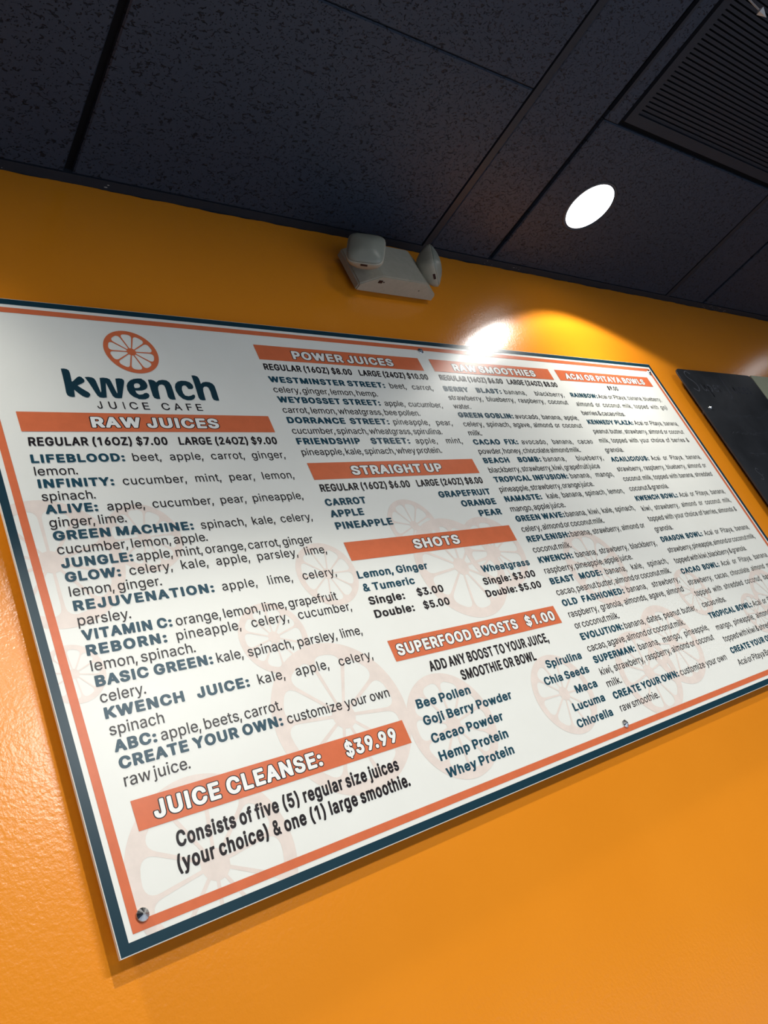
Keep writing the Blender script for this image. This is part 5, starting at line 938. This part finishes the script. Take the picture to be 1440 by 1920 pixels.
obj('chalk_scribble', bm, 'chalkmark', bb)

cb = tag(empty('cream_board', (2.672, 0, ZB)), 'pale cream board at the right edge, beyond the blackboard', 'board')
obj('board_panel', slab(rounded_rect(0, 0.62, -0.02, 0.998, 0.004), 0.0, WALL - 0.001), 'cream', cb)

# ------------------------------------------------------------------ emergency light
em = tag(empty('emergency_light', (1.037, WALL, ZB + 1.166)), 'ivory twin-head emergency light mounted high on the orange wall', 'emergency light')
def to_em(bm):
    bmesh.ops.translate(bm, vec=(-1.037, -WALL, -1.166), verts=bm.verts[:])
    return bm
sec = [(0.915, 0.014), (0.915, -0.004), (0.967, -0.037), (1.106, -0.037), (1.165, -0.004), (1.165, 0.014)]
bm = bmesh.new()
lo_ = [bm.verts.new((x, y, 1.166)) for x, y in sec]
hi_ = [bm.verts.new((x, y, 1.283)) for x, y in sec]
bm.faces.new(lo_[::-1]); bm.faces.new(hi_)
for k in range(6):
    bm.faces.new((lo_[k], lo_[(k + 1) % 6], hi_[(k + 1) % 6], hi_[k]))
bmesh.ops.recalc_face_normals(bm, faces=bm.faces[:])
bmesh.ops.bevel(bm, geom=[e for e in bm.edges if not all(abs(v.co.y - 0.014) < 1e-6 for v in e.verts)], offset=0.003, segments=2, affect='EDGES')
obj('housing', to_em(bm), 'plastic', em)
bm = bmesh.new(); box(bm, 0.940, 1.140, 0.0135, WALL, 1.180, 1.270)
obj('mounting_plate', to_em(bm), 'plastic', em)
bm = bmesh.new(); box(bm, 0.964, 0.975, -0.024, -0.016, 1.1645, 1.168)
box(bm, 0.979, 0.982, -0.021, -0.018, 1.1652, 1.168)
obj('test_button', to_em(bm), 'maroon', em)
bm = bmesh.new(); box(bm, 1.100, 1.103, -0.012, -0.009, 1.1655, 1.167)
obj('indicator_hole', to_em(bm), 'maroon', em)

def head(c, nrm, up, joint):
    nrm = Vector(nrm).normalized(); up = Vector(up); up = (up - up.dot(nrm) * nrm).normalized(); rt = up.cross(nrm) * -1
    rt = nrm.cross(up) * -1
    Mx = Matrix((( rt[0], up[0], nrm[0], c[0]), (rt[1], up[1], nrm[1], c[1]), (rt[2], up[2], nrm[2], c[2]), (0, 0, 0, 1)))
    if Mx.to_3x3().determinant() < 0:
        for i in range(3): Mx[i][0] *= -1
    def ring(bm, s, z, p=4.6, n=40):
        out = []
        for k in range(n):
            a = 2 * math.pi * (k + 0.5) / n
            ca, sa = math.cos(a), math.sin(a)
            q = (abs(ca) ** p + abs(sa) ** p) ** (-1 / p)
            out.append(bm.verts.new((s * ca * q, s * sa * q, z)))
        return out
    def skin(bm, rings):
        for a, b_ in zip(rings, rings[1:]):
            n = len(a)
            for k in range(n):
                bm.faces.new((a[k], a[(k + 1) % n], b_[(k + 1) % n], b_[k]))
        bm.faces.new(rings[0][::-1]); bm.faces.new(rings[-1])
        bmesh.ops.recalc_face_normals(bm, faces=bm.faces[:])
    h = 0.0445
    bm = bmesh.new()
    skin(bm, [ring(bm, h * a, z, p) for a, z, p in ((0.25, -0.044, 2.2), (0.50, -0.041, 2.4), (0.74, -0.031, 2.9), (0.91, -0.018, 3.7), (0.985, -0.008, 4.6), (1.0, 0.0, 4.8), (0.985, 0.0015, 4.8))])
    bmesh.ops.transform(bm, matrix=Mx, verts=bm.verts[:])
    hd = obj('lamp_head', to_em(bm), 'plastic', em, True)
    bm = bmesh.new()
    skin(bm, [ring(bm, h * a, z, p) for a, z, p in ((0.95, 0.0008, 4.8), (0.935, 0.0045, 4.8), (0.80, 0.0085, 4.4), (0.55, 0.0145, 3.6), (0.3, 0.018, 2.8), (0.1, 0.019, 2.0))])
    bmesh.ops.transform(bm, matrix=Mx, verts=bm.verts[:])
    obj('lens', to_em(bm), 'lens', hd, True)
    # clip slot at the lower rim
    bm = bmesh.new(); box(bm, -0.008, 0.008, -h - 0.0006, -h + 0.004, -0.007, -0.001)
    bmesh.ops.transform(bm, matrix=Mx, verts=bm.verts[:])
    obj('clip_slot', to_em(bm), 'maroon', hd)
    # swivel neck
    j = Vector(joint); b_ = Mx @ Vector((0, 0, -0.033))
    d = b_ - j; L = d.length
    bm = bmesh.new()
    rot = Vector((0, 0, 1)).rotation_difference(d.normalized()).to_matrix().to_4x4()
    lathe(bm, [(0.011, -0.006), (0.011, L + 0.004)], 20, Matrix.Translation(j) @ rot)
    obj('swivel_neck', to_em(bm), 'plastic', em, True)
head((0.909, -0.074, 1.205), (-0.5, -0.87, -0.04), (0.4, -0.26, 0.88), (0.945, -0.020, 1.235))
head((1.176, -0.038, 1.240), (0.67, -0.69, -0.27), (0.37, 0.0, 0.93), (1.140, -0.016, 1.245))

# ------------------------------------------------------------------ small hanger near the grille
hg = tag(empty('ceiling_hanger', (1.626, -0.850, CEIL)), 'small white clip hanging on a cord from the ceiling, top right corner', 'hanger')
bm = bmesh.new()
lathe(bm, [(0.0022, -0.072), (0.0022, 0.0)], 10)
obj('cord', bm, 'trim', hg)
bm = bmesh.new()
v = [bm.verts.new(p) for p in ((0, -0.010, -0.074), (0.011, 0.0, -0.082), (0, 0.010, -0.074), (-0.011, 0, -0.082), (0, 0, -0.068), (0.0, 0.0, -0.100))]
for a, b_ in ((0, 1), (1, 2), (2, 3), (3, 0)):
    bm.faces.new((v[a], v[b_], v[4])); bm.faces.new((v[b_], v[a], v[5]))
bmesh.ops.recalc_face_normals(bm, faces=bm.faces[:])
obj('clip', bm, 'trim', hg)
